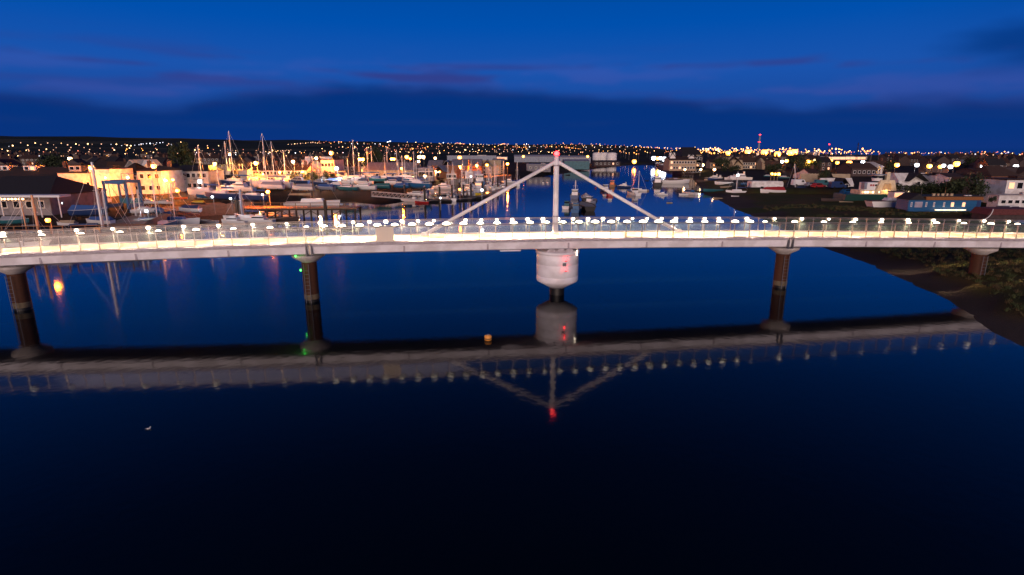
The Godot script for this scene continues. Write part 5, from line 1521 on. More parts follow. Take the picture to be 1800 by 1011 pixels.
func houseboats():
	# white box houseboat
	var t := thing("houseboat", "big plain white box shaped houseboat with rounded roof on the mudbank", "houseboat", Vector3(78.51, 1, -177.3))
	var b := MB.new()
	b.prism(PackedVector2Array([Vector2(-4.9, 0.2), Vector2(4.9, 0.2), Vector2(4.9, 2.5), Vector2(4.6, 2.95), Vector2(-4.5, 3.0), Vector2(-4.9, 2.7)]), -3.4, 0.0)
	part(t, "cabin", b.done(), M.w_white)
	part(t, "hull", bx(Vector3(0, -0.2, -1.7), Vector3(10.2, 0.9, 3.8), 0.0, Vector2(1, 1)), M.navy)
	for x in [-1.6, 3.4]:
		window(t, Vector3(x, 1.0, 0.02), 0.0, false, Vector2(0.9, 0.7))
	part(t, "end_door", bx(Vector3(-4.93, 1.3, -1.7), Vector3(0.06, 1.9, 0.9)), M.bluepaint)
	# white ferry with a trapezoid front
	var u := 0.142
	var f := thing("ferry", "white retired ferry with trapezoid bow frame and lit windows on a green hull", "ferry", Vector3(96.45, 0.6, -148.16))
	b = MB.new()
	b.hexa([Vector3(-74 * u, 0, 0), Vector3(66 * u, 0, 0), Vector3(66 * u, 0, -40 * u), Vector3(-74 * u, 0, -40 * u), Vector3(-72 * u, 11.5 * u, 2 * u), Vector3(66 * u, 11.5 * u, 2 * u), Vector3(66 * u, 11.5 * u, -42 * u), Vector3(-72 * u, 11.5 * u, -42 * u)])
	part(f, "hull", b.done(), M.green)
	part(f, "main_deckhouse", bx(Vector3(0, 15.2 * u, -18 * u), Vector3(92 * u, 7.4 * u, 30 * u)), M.cream)
	b = MB.new()
	var tr := [[-20, 11.6, -10.5, 36], [20, 11.6, 10.5, 36]]
	for q in [-1.0, 1.0]:
		b.hexa([Vector3((q * 15.5 - 5) * u, 11.6 * u, -0.5 * u), Vector3((q * 15.5 + 5) * u, 11.6 * u, -0.5 * u), Vector3((q * 15.5 + 5) * u, 11.6 * u, -6 * u), Vector3((q * 15.5 - 5) * u, 11.6 * u, -6 * u),
			Vector3((q * 8.5 - 4) * u, 37 * u, -0.5 * u), Vector3((q * 8.5 + 4) * u, 37 * u, -0.5 * u), Vector3((q * 8.5 + 4) * u, 37 * u, -6 * u), Vector3((q * 8.5 - 4) * u, 37 * u, -6 * u)])
	b.box(Vector3(0, 34 * u, -3.2 * u), Vector3(16 * u, 5.8 * u, 5 * u))
	part(f, "bow_frame", b.done(), M.cream)
	b = MB.new()
	b.prism(PackedVector2Array([Vector2(-12.5 * u, 19 * u), Vector2(12.5 * u, 19 * u), Vector2(6 * u, 30.6 * u), Vector2(-6 * u, 30.6 * u)]), -5.5 * u, -3.2 * u)
	part(f, "bow_opening", b.done(), M.w_tan)
	part(f, "ramp", bx(Vector3(0, 15.3 * u, -1.8 * u), Vector3(20 * u, 7 * u, 2 * u)), M.cream)
	part(f, "ramp_edge", bx(Vector3(0, 19.2 * u, -0.7 * u), Vector3(22 * u, 0.9 * u, 1.5 * u)), M.trim)
	part(f, "upper_deckhouse", bx(Vector3(-26 * u, 25.5 * u, -14 * u), Vector3(24 * u, 14 * u, 16 * u)), M.white)
	for x in [-26.0, -21.5, -17.0]:
		part(f, "saloon_window", bx(Vector3(x * u, 27.5 * u, -5.9 * u), Vector3(3.4 * u, 3.4 * u, 0.4 * u)), M.red if x < -20 else M.pane)
	part(f, "deck_awning", bx(Vector3(-36 * u, 26.5 * u, -10 * u), Vector3(5 * u, 12 * u, 10 * u)), M.w_metal)
	b = MB.new()
	b.lathe(Vector3(-13 * u, 35 * u, -12 * u), [[8 * u, 0], [9 * u, 4 * u], [9.4 * u, 10.5 * u], [0, 10.6 * u]], 8)
	part(f, "wheelhouse", b.done(), M.white)
	b = MB.new()
	b.lathe(Vector3(-13 * u, 40 * u, -12 * u), [[9.15 * u, 0], [9.5 * u, 4.4 * u], [9.1 * u, 4.5 * u]], 8)
	part(f, "wheelhouse_window", b.done(), M.pane)
	part(f, "wheelhouse_roof", bx(Vector3(-13 * u, 46.4 * u, -12 * u), Vector3(24 * u, 1.4 * u, 21 * u)), M.w_metal)
	part(f, "mast", rod(Vector3(-7 * u, 47 * u, -13 * u), Vector3(-7 * u, 63 * u, -13 * u), 1.4 * u, 0.9 * u, 8), M.white)
	part(f, "radar_post", rod(Vector3(-12 * u, 47 * u, -13 * u), Vector3(-12 * u, 54 * u, -13 * u), 0.7 * u, 0.6 * u, 6), M.trim)
	part(f, "funnel", bx(Vector3(0.5 * u, 42 * u, -4 * u), Vector3(6.4 * u, 18 * u, 6 * u), 0.0, Vector2(0.9, 0.9)), M.cream)
	for k in 5:
		part(f, "lit_window", bx(Vector3((-41 + k * 4.6) * u, 15.2 * u, -2.9 * u), Vector3(3.6 * u, 3.6 * u, 0.5 * u)), M.lit_white if k in [1, 2, 4] else M.lit)
	for x in [-13.0, 13.5, 42.0]:
		part(f, "doorway_lamp", bx(Vector3(x * u, 15.6 * u, -0.4 * u if absf(x) < 20 else -2.9 * u), Vector3(1.6 * u, 3.6 * u, 0.4 * u)), M.lit_white)
	b = MB.new()
	for k in 9:
		b.tube(Vector3((16 + k * 3.6) * u, 19 * u, -6 * u), Vector3((16 + k * 3.6) * u, 27 * u, -6 * u), 0.25 * u, 0.25 * u, 4)
	for y in [23.0, 27.0]:
		b.tube(Vector3(16 * u, y * u, -6 * u), Vector3(45 * u, y * u, -6 * u), 0.3 * u, 0.3 * u, 4)
	part(f, "deck_railing", b.done(), M.trim)
	omni(f, Vector3(0, 17 * u, 4 * u), Color(1, 0.72, 0.4), 3.0, 0.2)
	# white hull with a lit cabin in front of the ferry
	t = thing("houseboat", "white slab sided hull with a lit pink cabin before the ferry", "houseboat", Vector3(86.22, 0.4, -131.23))
	b = MB.new()
	b.hexa([Vector3(-3.1, 0, 0), Vector3(3.6, 0, 0), Vector3(3.6, 0, -2.6), Vector3(-3.1, 0, -2.6), Vector3(-3.9, 1.6, 0.15), Vector3(3.75, 1.5, 0.15), Vector3(3.75, 1.5, -2.75), Vector3(-3.9, 1.6, -2.75)])
	part(t, "hull", b.done(), M.white)
	part(t, "gunwale", bx(Vector3(-0.1, 1.6, -1.3), Vector3(7.7, 0.12, 3.0)), M.w_dark)
	part(t, "cabin", bx(Vector3(2.4, 2.65, -1.3), Vector3(2.5, 2.0, 2.2)), M.w_white)
	part(t, "cabin_roof", bx(Vector3(2.4, 3.72, -1.3), Vector3(2.8, 0.14, 2.5)), M.w_dark)
	part(t, "lit_window", bx(Vector3(2.2, 2.95, -0.17), Vector3(1.7, 0.9, 0.05)), M.lit)
	part(t, "foredeck_cover", bx(Vector3(1.0, 1.95, -1.3), Vector3(2.4, 0.6, 1.9), 0.0, Vector2(0.6, 0.8)), M.white)
	# the blue houseboat
	var hb := thing("houseboat", "long blue clapboard houseboat with brown roof edge and a bright strip lamp", "houseboat", Vector3(92.64, 0.3, -122.55))
	var w := 0.127
	part(hb, "hull", bx(Vector3(0, -0.15, -2.0), Vector3(124 * w, 0.9, 4.6)), M.black)
	part(hb, "side_walk", bx(Vector3(0, 0.42, 0.1), Vector3(124 * w, 0.2, 0.9)), M.bluepaint)
	for k in 6:
		part(hb, "cladding_board", bx(Vector3(0, 0.72 + k * 0.36, -2.0), Vector3(122 * w, 0.345, 4.0 - (k % 2) * 0.03)), M.bluepaint)
	part(hb, "roof_edge", bx(Vector3(14 * w, 3.05, -1.9), Vector3(96 * w, 0.7, 4.5), 0.0, Vector2(1, 0.94)), M.rustboard)
	part(hb, "roof", bx(Vector3(10 * w, 3.5, -1.9), Vector3(104 * w, 0.18, 4.3)), M.r_slate)
	b = MB.new()
	b.prism(PackedVector2Array([Vector2(-63 * w, 2.75), Vector2(-34 * w, 2.75), Vector2(-47 * w, 4.1)]), -4.2, 0.35)
	part(hb, "gable_roof", b.done(), M.r_slate)
	part(hb, "big_window", bx(Vector3(-44 * w, 1.75, 0.02), Vector3(13 * w, 1.2, 0.08)), M.w_lilac)
	for q in [[-56, 1.6, false], [-31, 1.6, false], [-18, 1.4, false], [-1, 1.4, false], [13, 1.5, true], [32, 1.6, true]]:
		var wd := part(hb, "window", bx(Vector3(q[0] * w, 1.75, 0.02), Vector3((5.2 if q[2] else 2.8) * w, 1.0, 0.08)), M.trim)
		part(wd, "pane", bx(Vector3(q[0] * w, 1.75, 0.065), Vector3((4.2 if q[2] else 2.0) * w, 0.8, 0.03)), M.lit if q[2] else M.w_lilac)
	part(hb, "strip_lamp", bx(Vector3(8 * w, 0.66, 0.58), Vector3(52 * w, 0.16, 0.1)), M.lit_white)
	for k in 5:
		omni(hb, Vector3((-12 + k * 10) * w, 0.68, 0.85), Color(1, 0.8, 0.6), 0.35, 0.1)
	for k in 5:
		part(hb, "roof_light", bx(Vector3((-22 + k * 7.5) * w, 3.85, 0.1), Vector3((4.5 - (k % 2) * 1.5) * w, 0.5, 0.3)), M.w_tan)
	for k in 2:
		part(hb, "skylight", bx(Vector3((33 + k * 6) * w, 3.66, 0.05), Vector3(4.6 * w, 0.16, 0.4)), M.white)
	part(hb, "door", bx(Vector3(57 * w, 1.6, 0.02), Vector3(6 * w, 1.9, 0.06)), M.navy)
	part(hb, "stovepipe", rod(Vector3(-34 * w, 3.4, -1.5), Vector3(-34 * w, 5.0, -1.5), 0.1, 0.1, 8), M.black)
	# red roofed hulk
	t = thing("houseboat", "dark houseboat under a low dull red roof at the far right", "houseboat", Vector3(92.6, 0.6, -106.13))
	b = MB.new()
	b.prism(PackedVector2Array([Vector2(-4.3, 1.1), Vector2(6.0, 1.1), Vector2(6.0, 2.1), Vector2(-3.4, 2.2)]), -4.0, 0.3)
	part(t, "roof", b.done(), M.redroof)
	part(t, "wall", bx(Vector3(0.8, 0.5, -1.9), Vector3(9.6, 1.2, 3.6)), M.w_dark)
	b = MB.new()
	for k in 8:
		var e := PI * 0.5 * k / 7.0
		var g := PI * 0.5 * (k + 1) / 7.0
		if k < 7:
			b.tube(Vector3(-5.4 + 1.6 * sin(e) + 0.2, 0.3 + 1.9 * (1 - cos(e)), 0.5), Vector3(-5.4 + 1.6 * sin(g) + 0.2, 0.3 + 1.9 * (1 - cos(g)), 0.5), 0.08, 0.08, 5)
	part(t, "bent_handrail", b.done(), M.trim)
	boat("blue covered launch at the picture's right edge behind the railing", "covered", 91.23, -101.16, 3.04, {"y": 0.5, "hull": "bluepaint", "up": "bluecover", "turn": 170.0})
	# vehicles
	car("dark van parked by the yellow garage front behind the white quay lamp", -94.04, -120.98, 0.1, "navy", true)
	car("dark car parked right of the dark van on the left quay", -90.94, -119.73, 0.2, "black")
	car("black car parked under the long yellow workshop wall", -90.87, -122.25, 0.0, "black")
	car("white van parked before the pink yellow windowless block", -89.37, -123.55, 0.15, "white", true)
	car("white van parked right of the leaning mast yacht", 91.67, -184.05, 0.05, "white", true)
	car("grey car parked left of the pointed boat store gable", 93.12, -179.06, 0.1, "greycover")
	car("pale van with a teal stripe parked before the boat store", 97.6, -181.52, 0.0, "teal", true)
	car("red car parked beside the pale teal van", 92.59, -174.32, 0.3, "red")
	car("dark blue van parked under the white A shaped hut", 97.02, -172.05, 0.1, "navy", true)
	car("blue car parked right of the dark blue van", 99.16, -169.83, 0.2, "bluepaint")
	car("white car on the lane under the low annexe wall", 104.26, -118.84, 0.1, "white")
	car("dark grey car on the lane left of the white one", 102.6, -118.84, 0.2, "post")

# ---------------------------------------------------------------- lamps
func lamps():
	var O := "orange"; var W := "white"; var Y := "yellow"; var A := "warm"
	var rows := [
		["orange quay lamp on a short post at the far left, reflected in the water", -61.22, 4.49, -75, O, 1.7, 19], ["dazzling white quay lamp on a tall post right of the orange one", -82.23, 4.06, -104, W, 2.2, 57], ["warm lamp at the boathouse verandah's right end", -90.42, 5.2, -112, A, 1.3, 19], ["lone warm white lamp above the broad tree behind the dormers", -263.43, 8, -347.58, A, 1.4, 78],
		["orange street lamp over the long yellow workshop", -99.98, 9.27, -138, O, 1.7, 560], ["warm lamp on the pyramid roofed house's wall", -92.22, 6.96, -139, A, 1.0, 62], ["strongest orange street lamp blazing on the yellow end house", -89.37, 9.46, -145, O, 2.0, 460], ["orange lamp over the low pale cottage", -83.3, 6.29, -139, A, 1.3, 78],
		["white lamp right of the boat hoist on a low post", -61.52, 3.47, -96, W, 1.2, 4], ["orange lamp on the stone quay below the yellow flats", -74.38, 4.63, -128, O, 1.5, 102], ["yellow lamp over the dark roof of the lilac house", -86.74, 9.4, -170, Y, 1.4, 280], ["yellow street lamp at the long terrace's left end", -83.55, 9.09, -190, Y, 1.7, 650],
		["bright white floodlight on the flats' lower wall", -81.07, 5.42, -150, W, 1.7, 60], ["small white lamp on the stone quay left of the wharf", -54.3, 5.19, -104, W, 1.0, 7], ["small white lamp on the wharf's left end", -53, 4.55, -108, W, 1.0, 7], ["white lamp close left of the wharf's orange lamp", -48.67, 4.98, -112, W, 0.9, 5],
		["orange lamp standing in the middle of the timber wharf", -48.35, 5.39, -114, O, 1.6, 198], ["warm street lamp over the terrace's chimneyed right end", -73.31, 9.53, -195, A, 1.4, 234], ["orange star lamp over the hall's pale wing", -64.99, 12.21, -210, O, 1.9, 936], ["white lamp on the white hall's gable peak", -65.75, 10.63, -196, A, 1.3, 130],
		["cold white floodlight at the foot of the overlit tower", -57.31, 7.45, -190, W, 1.7, 182], ["orange lamp far left of the long yellow terrace roof", -125.56, 11.39, -260, A, 1.2, 78], ["orange lamp on the wall between the workshop and the windowless block", -96.15, 7.06, -137, O, 1.0, 160], ["low orange lamp before the flats' left half", -89.13, 5.75, -152, O, 1.0, 150], ["orange street lamp lighting the terrace's middle", -77.24, 6.06, -193, O, 1.0, 240], ["orange lamp lighting the shrubs by the hall", -70.01, 6.21, -194, O, 1.0, 240], ["hidden orange lamp in front of the terrace's left half", -82.97, 5.5, -193, O, 0.8, 220],
		["orange lamp at the yellow workshop's lower corner", -102.63, 5.79, -136, O, 0.8, 240],
		["strong orange lamp pair's left one, over the forecourt", -66.94, 9.23, -256, Y, 1.6, 421], ["strong orange lamp pair's right one, over the forecourt", -65.44, 9.23, -256, Y, 1.5, 280], ["orange forecourt lamp nearest the tower", -74.45, 8.99, -256, Y, 1.3, 327], ["orange forecourt lamp second from the tower", -72.47, 8.74, -256, Y, 1.3, 280], ["low forecourt lamp under the canopy's left end", -73.49, 7.33, -254, O, 1.2, 234], ["low forecourt lamp under the canopy's middle", -69.76, 7.33, -254, O, 1.2, 234], ["low forecourt lamp under the canopy's right end", -67.78, 7.33, -254, O, 1.2, 234],
		["yellow street lamp behind the pale roofed shed's left half", -69.82, 8, -337.61, Y, 1.2, 104], ["yellow street lamp next to the shed's ridge lamp", -68.18, 8, -337.61, Y, 1.2, 78], ["strong orange star lamp over the pale shed's right end", -69.36, 8.5, -384.64, O, 1.9, 312], ["smaller orange lamp just right of the shed's star lamp", -60.69, 8, -347.58, O, 1.2, 104], ["strong lamp over the grey office block, left of the pair", -61.11, 8.5, -384.64, A, 1.7, 234], ["strong lamp over the grey office block, right of the pair", -58.49, 8.5, -384.64, A, 1.7, 234], ["lower warm lamp under the office block's pair", -50.64, 7, -316.18, A, 1.2, 78], ["orange lamp inside the pale shed's open right end", -36.1, 7.45, -190, O, 1.0, 156],
		["white lamp before the office block's dark windows", -35.03, 3.76, -206, A, 1.3, 16], ["bright white lamp right of the office block on a tall post", -30.06, 4.44, -200, A, 1.7, 22], ["warm lamp at the small orange boathouse's door", -28.91, 5.22, -220, A, 1.2, 104], ["small lamp right of the small boathouse", -27.4, 5.22, -220, O, 1.0, 22], ["warm lamp far over the westernmost warehouse", -48.63, 8, -369.39, A, 1.3, 104],
		["very strong orange lamp on the orange warehouse front", -22.15, 6.11, -246, O, 2.0, 700], ["strong orange lamp high above the warehouses", -32.19, 8.5, -358.92, O, 1.9, 234], ["orange lamp before the narrow warehouse, left of two", -15.77, 6.43, -260, O, 1.4, 420], ["orange lamp before the narrow warehouse, right of two", -11.19, 6.68, -260, O, 1.4, 420], ["orange lamp by the last tall brown warehouse", -2.02, 7.23, -258, O, 1.4, 360],
		["white lamp on the left square container", -15.84, 3.34, -224, W, 0.9, 11], ["warm lamp on the dark lilac container", -12.76, 3.34, -224, A, 0.9, 11], ["white pontoon lamp by the lit wheelhouse boat", -6.7, 4.75, -128, W, 1.2, 5], ["warm lamp low on the marina's middle pontoon", -12, 4.61, -132, O, 1.2, 8], ["white lamp low on the near pontoon's end", -13.74, 4.49, -110, W, 0.9, 4],
		["orange lamp at the long pale warehouse's left end", 9.66, 7.5, -495.57, O, 1.2, 104], ["orange lamp at the second long warehouse's roof end", 58.97, 8, -454.95, O, 1.2, 104], ["strong orange lamp on the bend, with a long reflection", 98.68, 3.79, -470, O, 2.0, 312],
		["cold white floodlight on the bend, leftmost", 121.73, 6, -501.31, W, 1.9, 30], ["yellow green floodlight on the bend, second", 121.36, 6, -486.07, Y, 1.6, 24], ["cold white floodlight on the bend, third", 127.6, 6, -501.31, W, 1.5, 24], ["dazzling white floodlight by the waterfront building", 119.79, 6, -458.18, W, 2.2, 30],
		["orange lamp below the waterfront building's right end", 105.56, 3.73, -335, O, 1.7, 52], ["warm lamp right of the waterfront building's orange one", 110.73, 4.61, -338, A, 1.5, 22], ["small lamp low on the waterfront quay's middle", 77.44, 4.69, -260, A, 1.1, 11], ["small lamp low on the waterfront quay's right", 81.32, 5.03, -250, A, 1.1, 11], ["warm lamp behind the grey workboat's bridge", 83.71, 5.38, -240, A, 1.3, 14],
		["orange star lamp over the left tan gable", 173.2, 10.5, -468.36, O, 2.0, 156], ["orange floodlight left of the chimney stack", 256.28, 10, -634.7, O, 3.4, 416], ["strongest orange floodlight right of the chimney stack", 274.18, 10, -634.7, O, 4.0, 572], ["orange floodlight over the tan house at the terrace's right end", 192.26, 10, -422.84, O, 2.6, 234], ["orange floodlight pair's left one, over the dark trees", 260.03, 10.5, -546.55, O, 2.4, 182], ["orange floodlight pair's right one, over the dark trees", 287.73, 10.5, -596.3, O, 3.2, 312],
		["white lamp among the trees right of the terrace", 139.16, 7.34, -300, W, 1.3, 14], ["orange lamp just right of the white tree lamp", 141.47, 7.62, -300, O, 1.5, 52], ["yellow lamp in the dark trees' middle", 147.55, 7.55, -290, Y, 1.7, 104], ["pale lamp right of the yellow tree lamp", 155.49, 7.91, -300, A, 1.2, 19], ["orange lamp left of the three in a row", 189.82, 6, -355.95, O, 1.3, 19], ["first of three orange lamps in a row under the bright line", 187.14, 7, -347.96, O, 1.3, 19], ["second of three orange lamps in a row under the bright line", 188.84, 7, -347.96, O, 1.3, 19], ["third of three orange lamps in a row under the bright line", 190.54, 7, -347.96, O, 1.3, 19], ["orange lamp left of the star lamp by the lattice mast", 186.43, 6, -333.59, O, 1.4, 52], ["orange star lamp close left of the lattice mast", 176.87, 6.5, -305.25, O, 2.1, 156], ["white lamp right of the lattice mast", 196.03, 6.5, -325.27, W, 1.4, 19],
		["yellow path lamp beyond the white box houseboat, left", 96.43, 4.68, -215, Y, 1.1, 9], ["yellow path lamp beyond the white box houseboat, middle", 97.25, 4.62, -214, Y, 1.1, 9], ["bright yellow path lamp beyond the white box houseboat, right", 97.59, 4.7, -212, Y, 1.4, 12], ["white lamp above the white cruisers on the right bank", 79.92, 4.6, -205, W, 1.2, 11],
		["yellow lamp right of the ferry's mast", 176.68, 6.5, -266.88, Y, 1.7, 78], ["white lamp beyond the white gable house", 185.82, 6.5, -266.88, W, 1.5, 52], ["yellow lamp over the white lit house, left", 178.79, 6.5, -248.97, Y, 1.7, 78], ["orange lamp over the white square house", 177.5, 6.5, -240.88, O, 1.4, 22], ["white lamp close right of the orange one on the right bank", 191.25, 6.5, -257.62, W, 1.3, 19], ["greenish white lamp left of the right bank's star lamp", 181.74, 6.5, -240.88, W, 1.5, 19], ["orange star lamp brightest of the right bank's far houses", 204.31, 7, -267.29, O, 2.1, 156], ["white lamp over the dark brick house", 193.77, 6.5, -240.88, W, 1.4, 19], ["white lamp left of the brown roof's pale gable edge", 187.83, 6.3, -225.66, W, 1.5, 19], ["yellow lamp on the brown roofed house's right", 187.83, 6.3, -219.16, Y, 1.7, 62], ["white lamp farthest right on the skyline", 212.28, 6.5, -244.86, W, 1.5, 19]]
	for r in rows:
		lamp(r[0], r[1], r[2], r[3], r[4], r[5], r[6])

# ---------------------------------------------------------------- the far town
func town():
	rng.seed = 99
	# rows of small houses in the dark behind the ones built singly
	var kinds := []
	for k in 3:
		var w: float = [7.0, 12.0, 9.0][k]
		var hgt: float = [4.6, 4.8, 3.2][k]
		var o := house(["small distant dark house with a steep pitched roof", "distant pair of dull tan houses under one long dark roof", "distant low dark bungalow with a brown roof"][k], 0, 0, w, hgt, [2.6, 2.4, 2.2][k], 7.5, ["w_dark", "w_dusk", "w_dark"][k], ["r_slate", "r_tile", "r_brown"][k], {"wins": [[2, 2], [4, 2], [3, 1]][k], "lit": [[1], [2], []][k], "chim": [1, 2, 1][k], "name": "small_house", "group": "small houses of the dark town behind"})
		kinds.append(o)
	var spots := []
	for i in 900:
		if spots.size() >= 190:
			break
		var left := rng.randf() < 0.58
		var px := rng.randf_range(-40, 640) if left else rng.randf_range(1240, 1860)
		var depth := 240.0 + 620.0 * pow(rng.randf(), 1.3) if left else 260.0 + 460.0 * rng.randf()
		if absf(px - 1482.0) < 58.0 and depth > 320.0:
			continue
		if (absf(px - 92.0) < 45.0 or absf(px - 331.0) < 30.0 or absf(px - 653.0) < 25.0) and depth < 420.0:
			continue
		var p := Vector2((px - 900.0) / 1000.0 * depth * 0.985, -depth)
		if p.x > 640.0 or to_shore(p)[2] or to_shore(p)[0] < 22.0:
			continue
		var ok := true
		for q in spots:
			if q.distance_to(p) < 15.0:
				ok = false
				break
		if ok:
			spots.append(p)
	for i in spots.size():
		var k := i % 3
		var o: Node3D = kinds[k] if i < 3 else kinds[k].duplicate()
		if i >= 3:
			o.name = numbered("small_house")
			add_child(o)
		o.position = Vector3(spots[i].x, ground(spots[i].x, spots[i].y) - 0.1, spots[i].y)
		o.rotation.y = rng.randf_range(-0.5, 0.5) + (PI / 2 if rng.randf() < 0.3 else 0.0)
	# far street lamps: 290 singly, the rest as one mass
	var shapes := []
	for k in 4:
		var b := MB.new()
		b.tube(Vector3(0, -7, -0.5), Vector3(0, 0.3, -0.5), 0.12, 0.08, 4)
		var g := MB.new()
		g.ball(Vector3.ZERO, Vector3.ONE, 8, 4)
		shapes.append([b.done(), g.done()])
	var places := []
	for i in 900:                      # the far lamps stand along streets
		if places.size() >= 950:
			break
		var px := rng.randf_range(-40, 1840)
		var depth := 0.0
		if px < 560.0:
			depth = 420.0 + 1700.0 * pow(rng.randf(), 1.3)
			if rng.randf() < 0.62:
				continue
		elif px < 1240.0:
			depth = 560.0 + 4200.0 * pow(rng.randf(), 1.2)
		else:
			depth = 500.0 + 3600.0 * pow(rng.randf(), 1.9)
		var start := Vector2((px - 900.0) / 1000.0 * depth * 0.985, -depth)
		var way := Vector2.from_angle(rng.randf_range(-0.45, 0.45) + (PI / 2 if rng.randf() < 0.25 else 0.0))
		var shade := rng.randf()
		for k in rng.randi_range(1, 4) if rng.randf() < 0.4 else rng.randi_range(5, 13):
			var p := start + way * (k * (24.0 + depth * 0.008) + rng.randf_range(-4, 4))
			var y := ground(p.x, p.y)
			if y < 1.5 or to_shore(p)[2]:
				continue
			places.append(Vector4(p.x, y + 6.0 + rng.randf() * 2.0, p.y, fposmod(shade + rng.randf() * 0.12, 1.0)))
	for i in 170:                      # the port and the city beyond it shine brightest
		var px := rng.randf_range(1215, 1530)
		var depth := 640.0 + 1500.0 * pow(rng.randf(), 1.3)
		var x := (px - 900.0) / 1000.0 * depth * 0.985
		var y := ground(x, -depth)
		if y > 1.5:
			places.append(Vector4(x, y + 6.0 + 6.0 * rng.randf(), -depth, 2.0 + rng.randf() * 0.6))
	places.sort_custom(func(a, c): return Vector2(a.x, a.z).length_squared() < Vector2(c.x, c.z).length_squared())
	var hues := ["orange", "warm", "white", "yellow"]
	var many := {}
	for i in places.size():
		var p: Vector4 = places[i]
		var port := p.w >= 2.0
		p.w = fmod(p.w, 1.0)
		var at := Vector3(p.x, p.y, p.z)
		var d := Vector2(p.x, p.z).length()
		var hue: String = "orange" if p.w < 0.42 else ("warm" if p.w < 0.8 else ("white" if p.w < 0.92 else "yellow"))
		var r: float = clampf(d * 0.00055 * (0.7 + 0.8 * pow(fmod(p.w * 37.0, 1.0), 2.0)), 0.2, 2.4)
		if port:
			r *= 1.6
		else:
			hue = ("far_" if fmod(p.w * 991.0, 1.0) < 0.7 else "") + hue
		if i < 290:
			var t := thing("town_lamp", "small %s street lamp among the dark roofs of the distant town" % {"orange": "orange", "warm": "warm white", "white": "cold white", "yellow": "yellow", "far_orange": "dim orange", "far_warm": "dim warm white", "far_white": "dim cold white", "far_yellow": "dim yellow"}[hue], "lamp", at, 0.0, "far street lamps of the town")
			part(t, "post", shapes[0][0], M.post)
			var g := part(t, "lamp_globe", shapes[0][1], M["glow_" + hue])
			g.scale = Vector3.ONE * r
		else:
			if not many.has(hue):
				many[hue] = []
			many[hue].append(Transform3D(Basis().scaled(Vector3.ONE * r), at))
	for hue in many:
		var mm := MultiMesh.new()
		mm.transform_format = MultiMesh.TRANSFORM_3D
		mm.mesh = shapes[0][1]
		mm.instance_count = many[hue].size()
		for i in many[hue].size():
			mm.set_instance_transform(i, many[hue][i])
		var o := MultiMeshInstance3D.new()
		o.name = numbered("distant_town_lights")
		o.multimesh = mm
		o.material_override = M["glow_" + hue]
		add_child(o)
		o.set_meta("kind", "stuff")
		tag(o, "%s pinpoint lights of the far town scattered along the skyline hills" % {"orange": "orange", "warm": "warm white", "white": "cold white", "yellow": "yellow", "far_orange": "dim orange", "far_warm": "dim warm white", "far_white": "dim cold white", "far_yellow": "dim yellow"}[hue], "town lights")

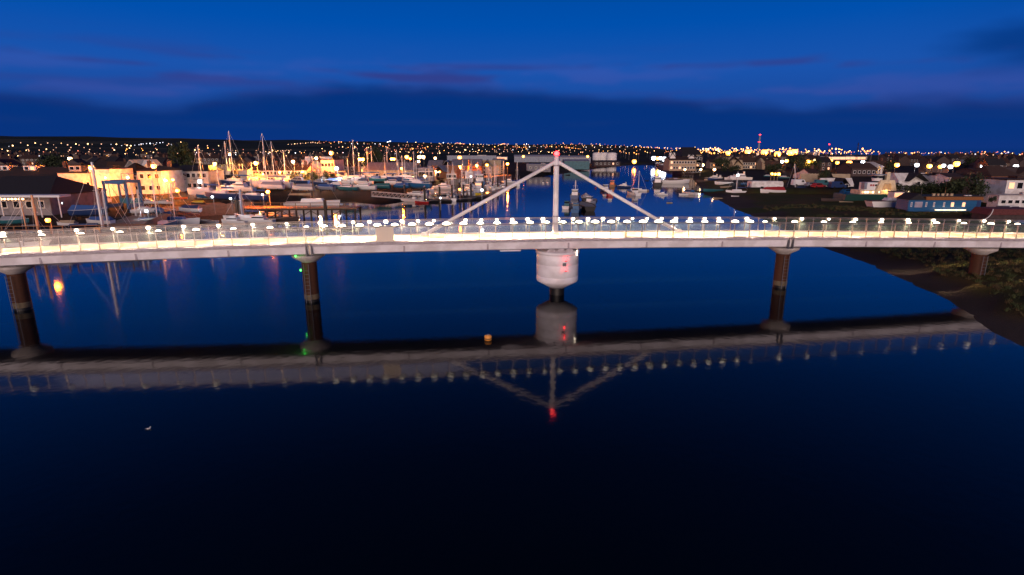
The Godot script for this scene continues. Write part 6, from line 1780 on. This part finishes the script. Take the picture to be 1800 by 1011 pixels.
func small_things():
	# saltmarsh tufts
	var b := MB.new()
	rng.seed = 7
	for k in 14:
		var e := rng.randf() * TAU
		var r := rng.randf() * 0.28
		var p := Vector3(cos(e) * r, 0, sin(e) * r)
		var tip := p + Vector3(rng.randfn(0, 0.12), rng.randf_range(0.12, 0.3), rng.randfn(0, 0.12))
		var s := Vector3(cos(e + 1.6), 0, sin(e + 1.6)) * 0.035
		b.tri(p - s, p + s, tip)
	var tuft := b.done()
	for v in 2:
		var tf := []
		for i in 20000:
			if tf.size() >= 5200:
				break
			var x := rng.randf_range(22, 112)
			var z := rng.randf_range(-142, -34)
			if z < -96.0 and hill_noise.get_noise_2d(x * 1.7, z * 4.0) < 0.02:
				continue
			var y := ground(x, z)
			if y < (0.47 if z > -96.0 else 0.4) or y > 2.0:
				continue
			tf.append(Transform3D(Basis(Vector3.UP, rng.randf() * TAU).scaled(Vector3.ONE * rng.randf_range(0.6, 1.5)), Vector3(x, y - 0.03, z)))
		var mm := MultiMesh.new()
		mm.transform_format = MultiMesh.TRANSFORM_3D
		mm.mesh = tuft
		mm.instance_count = tf.size()
		for i in tf.size():
			mm.set_instance_transform(i, tf[i])
		var o := MultiMeshInstance3D.new()
		o.name = numbered("saltmarsh_grass")
		o.multimesh = mm
		o.material_override = [mat("marsh_green", 0.045, 0.062, 0.016, 0.8), mat("marsh_brown", 0.085, 0.06, 0.022, 0.8)][v]
		add_child(o)
		o.set_meta("kind", "stuff")
		tag(o, ["green saltmarsh grass covering the mudbank under the bridge's right end", "brownish saltmarsh plants mixed into the green on the right mudbank"][v], "marsh grass")
	# mooring buoys
	var buoys := [["fat yellow orange mooring buoy floating before the bridge left of the drum pier", Vector3(-1.75, 0, -39.69), 0.27, "buoyorange"], ["small white buoy left of the mast, nearer of two", Vector3(12.62, 0, -232.86), 0.4, "white"], ["small white buoy left of the mast, closer to it", Vector3(14.46, 0, -232.86), 0.4, "white"], ["pale mooring buoy right of the two masted sailing boat", Vector3(45.21, 0, -191.37), 0.35, "w_tan"], ["pink round buoy alone under the right hand stay", Vector3(29.82, 0, -205.48), 0.3, "red"]]
	for q in buoys:
		var t := thing("mooring_buoy", q[0], "buoy", q[1])
		var r: float = q[2]
		var c := MB.new()
		c.lathe(Vector3.ZERO, [[r * 0.6, -0.3 * r], [r, 0.0], [r * 1.02, 0.9 * r], [r * 0.85, 1.25 * r], [0.0, 1.35 * r]], 16)
		part(t, "body", c.done(), M[q[3]])
		c = MB.new()
		c.lathe(Vector3.ZERO, [[r * 1.03, 0.3 * r], [r * 1.06, 0.36 * r], [r * 1.06, 0.48 * r], [r * 1.03, 0.54 * r]], 16)
		part(t, "band", c.done(), M.black)
		part(t, "mooring_eye", rod(Vector3(-0.05, 1.3 * r, 0), Vector3(0.05, 1.5 * r, 0), 0.025, 0.025, 5), M.alu)
	# a gull resting on the water
	var g := thing("gull", "white gull resting on dark open water in front of the bridge", "bird", Vector3(-18.18, 0, -25.97), 0.5)
	g.scale = Vector3.ONE * 0.75
	b = MB.new()
	b.ball(Vector3(0, 0.03, 0), Vector3(0.13, 0.055, 0.06), 10, 7)
	b.ball(Vector3(0.12, 0.12, 0), Vector3(0.035, 0.032, 0.03), 8, 6)
	b.tube(Vector3(0.08, 0.05, 0), Vector3(0.115, 0.115, 0), 0.035, 0.024, 8)
	part(g, "body", b.done(), M.white)
	b = MB.new()
	for s in [-1.0, 1.0]:
		b.hexa([Vector3(-0.2, 0.05, 0.02 * s), Vector3(0.06, 0.05, 0.065 * s), Vector3(0.06, 0.055, 0.02 * s), Vector3(-0.1, 0.06, 0.0), Vector3(-0.2, 0.065, 0.02 * s), Vector3(0.06, 0.08, 0.05 * s), Vector3(0.06, 0.09, 0.01 * s), Vector3(-0.1, 0.085, 0.0)])
	part(g, "folded_wing", b.done(), M.greycover)
	part(g, "beak", rod(Vector3(0.145, 0.118, 0), Vector3(0.19, 0.105, 0), 0.01, 0.002, 6), M.yellow)
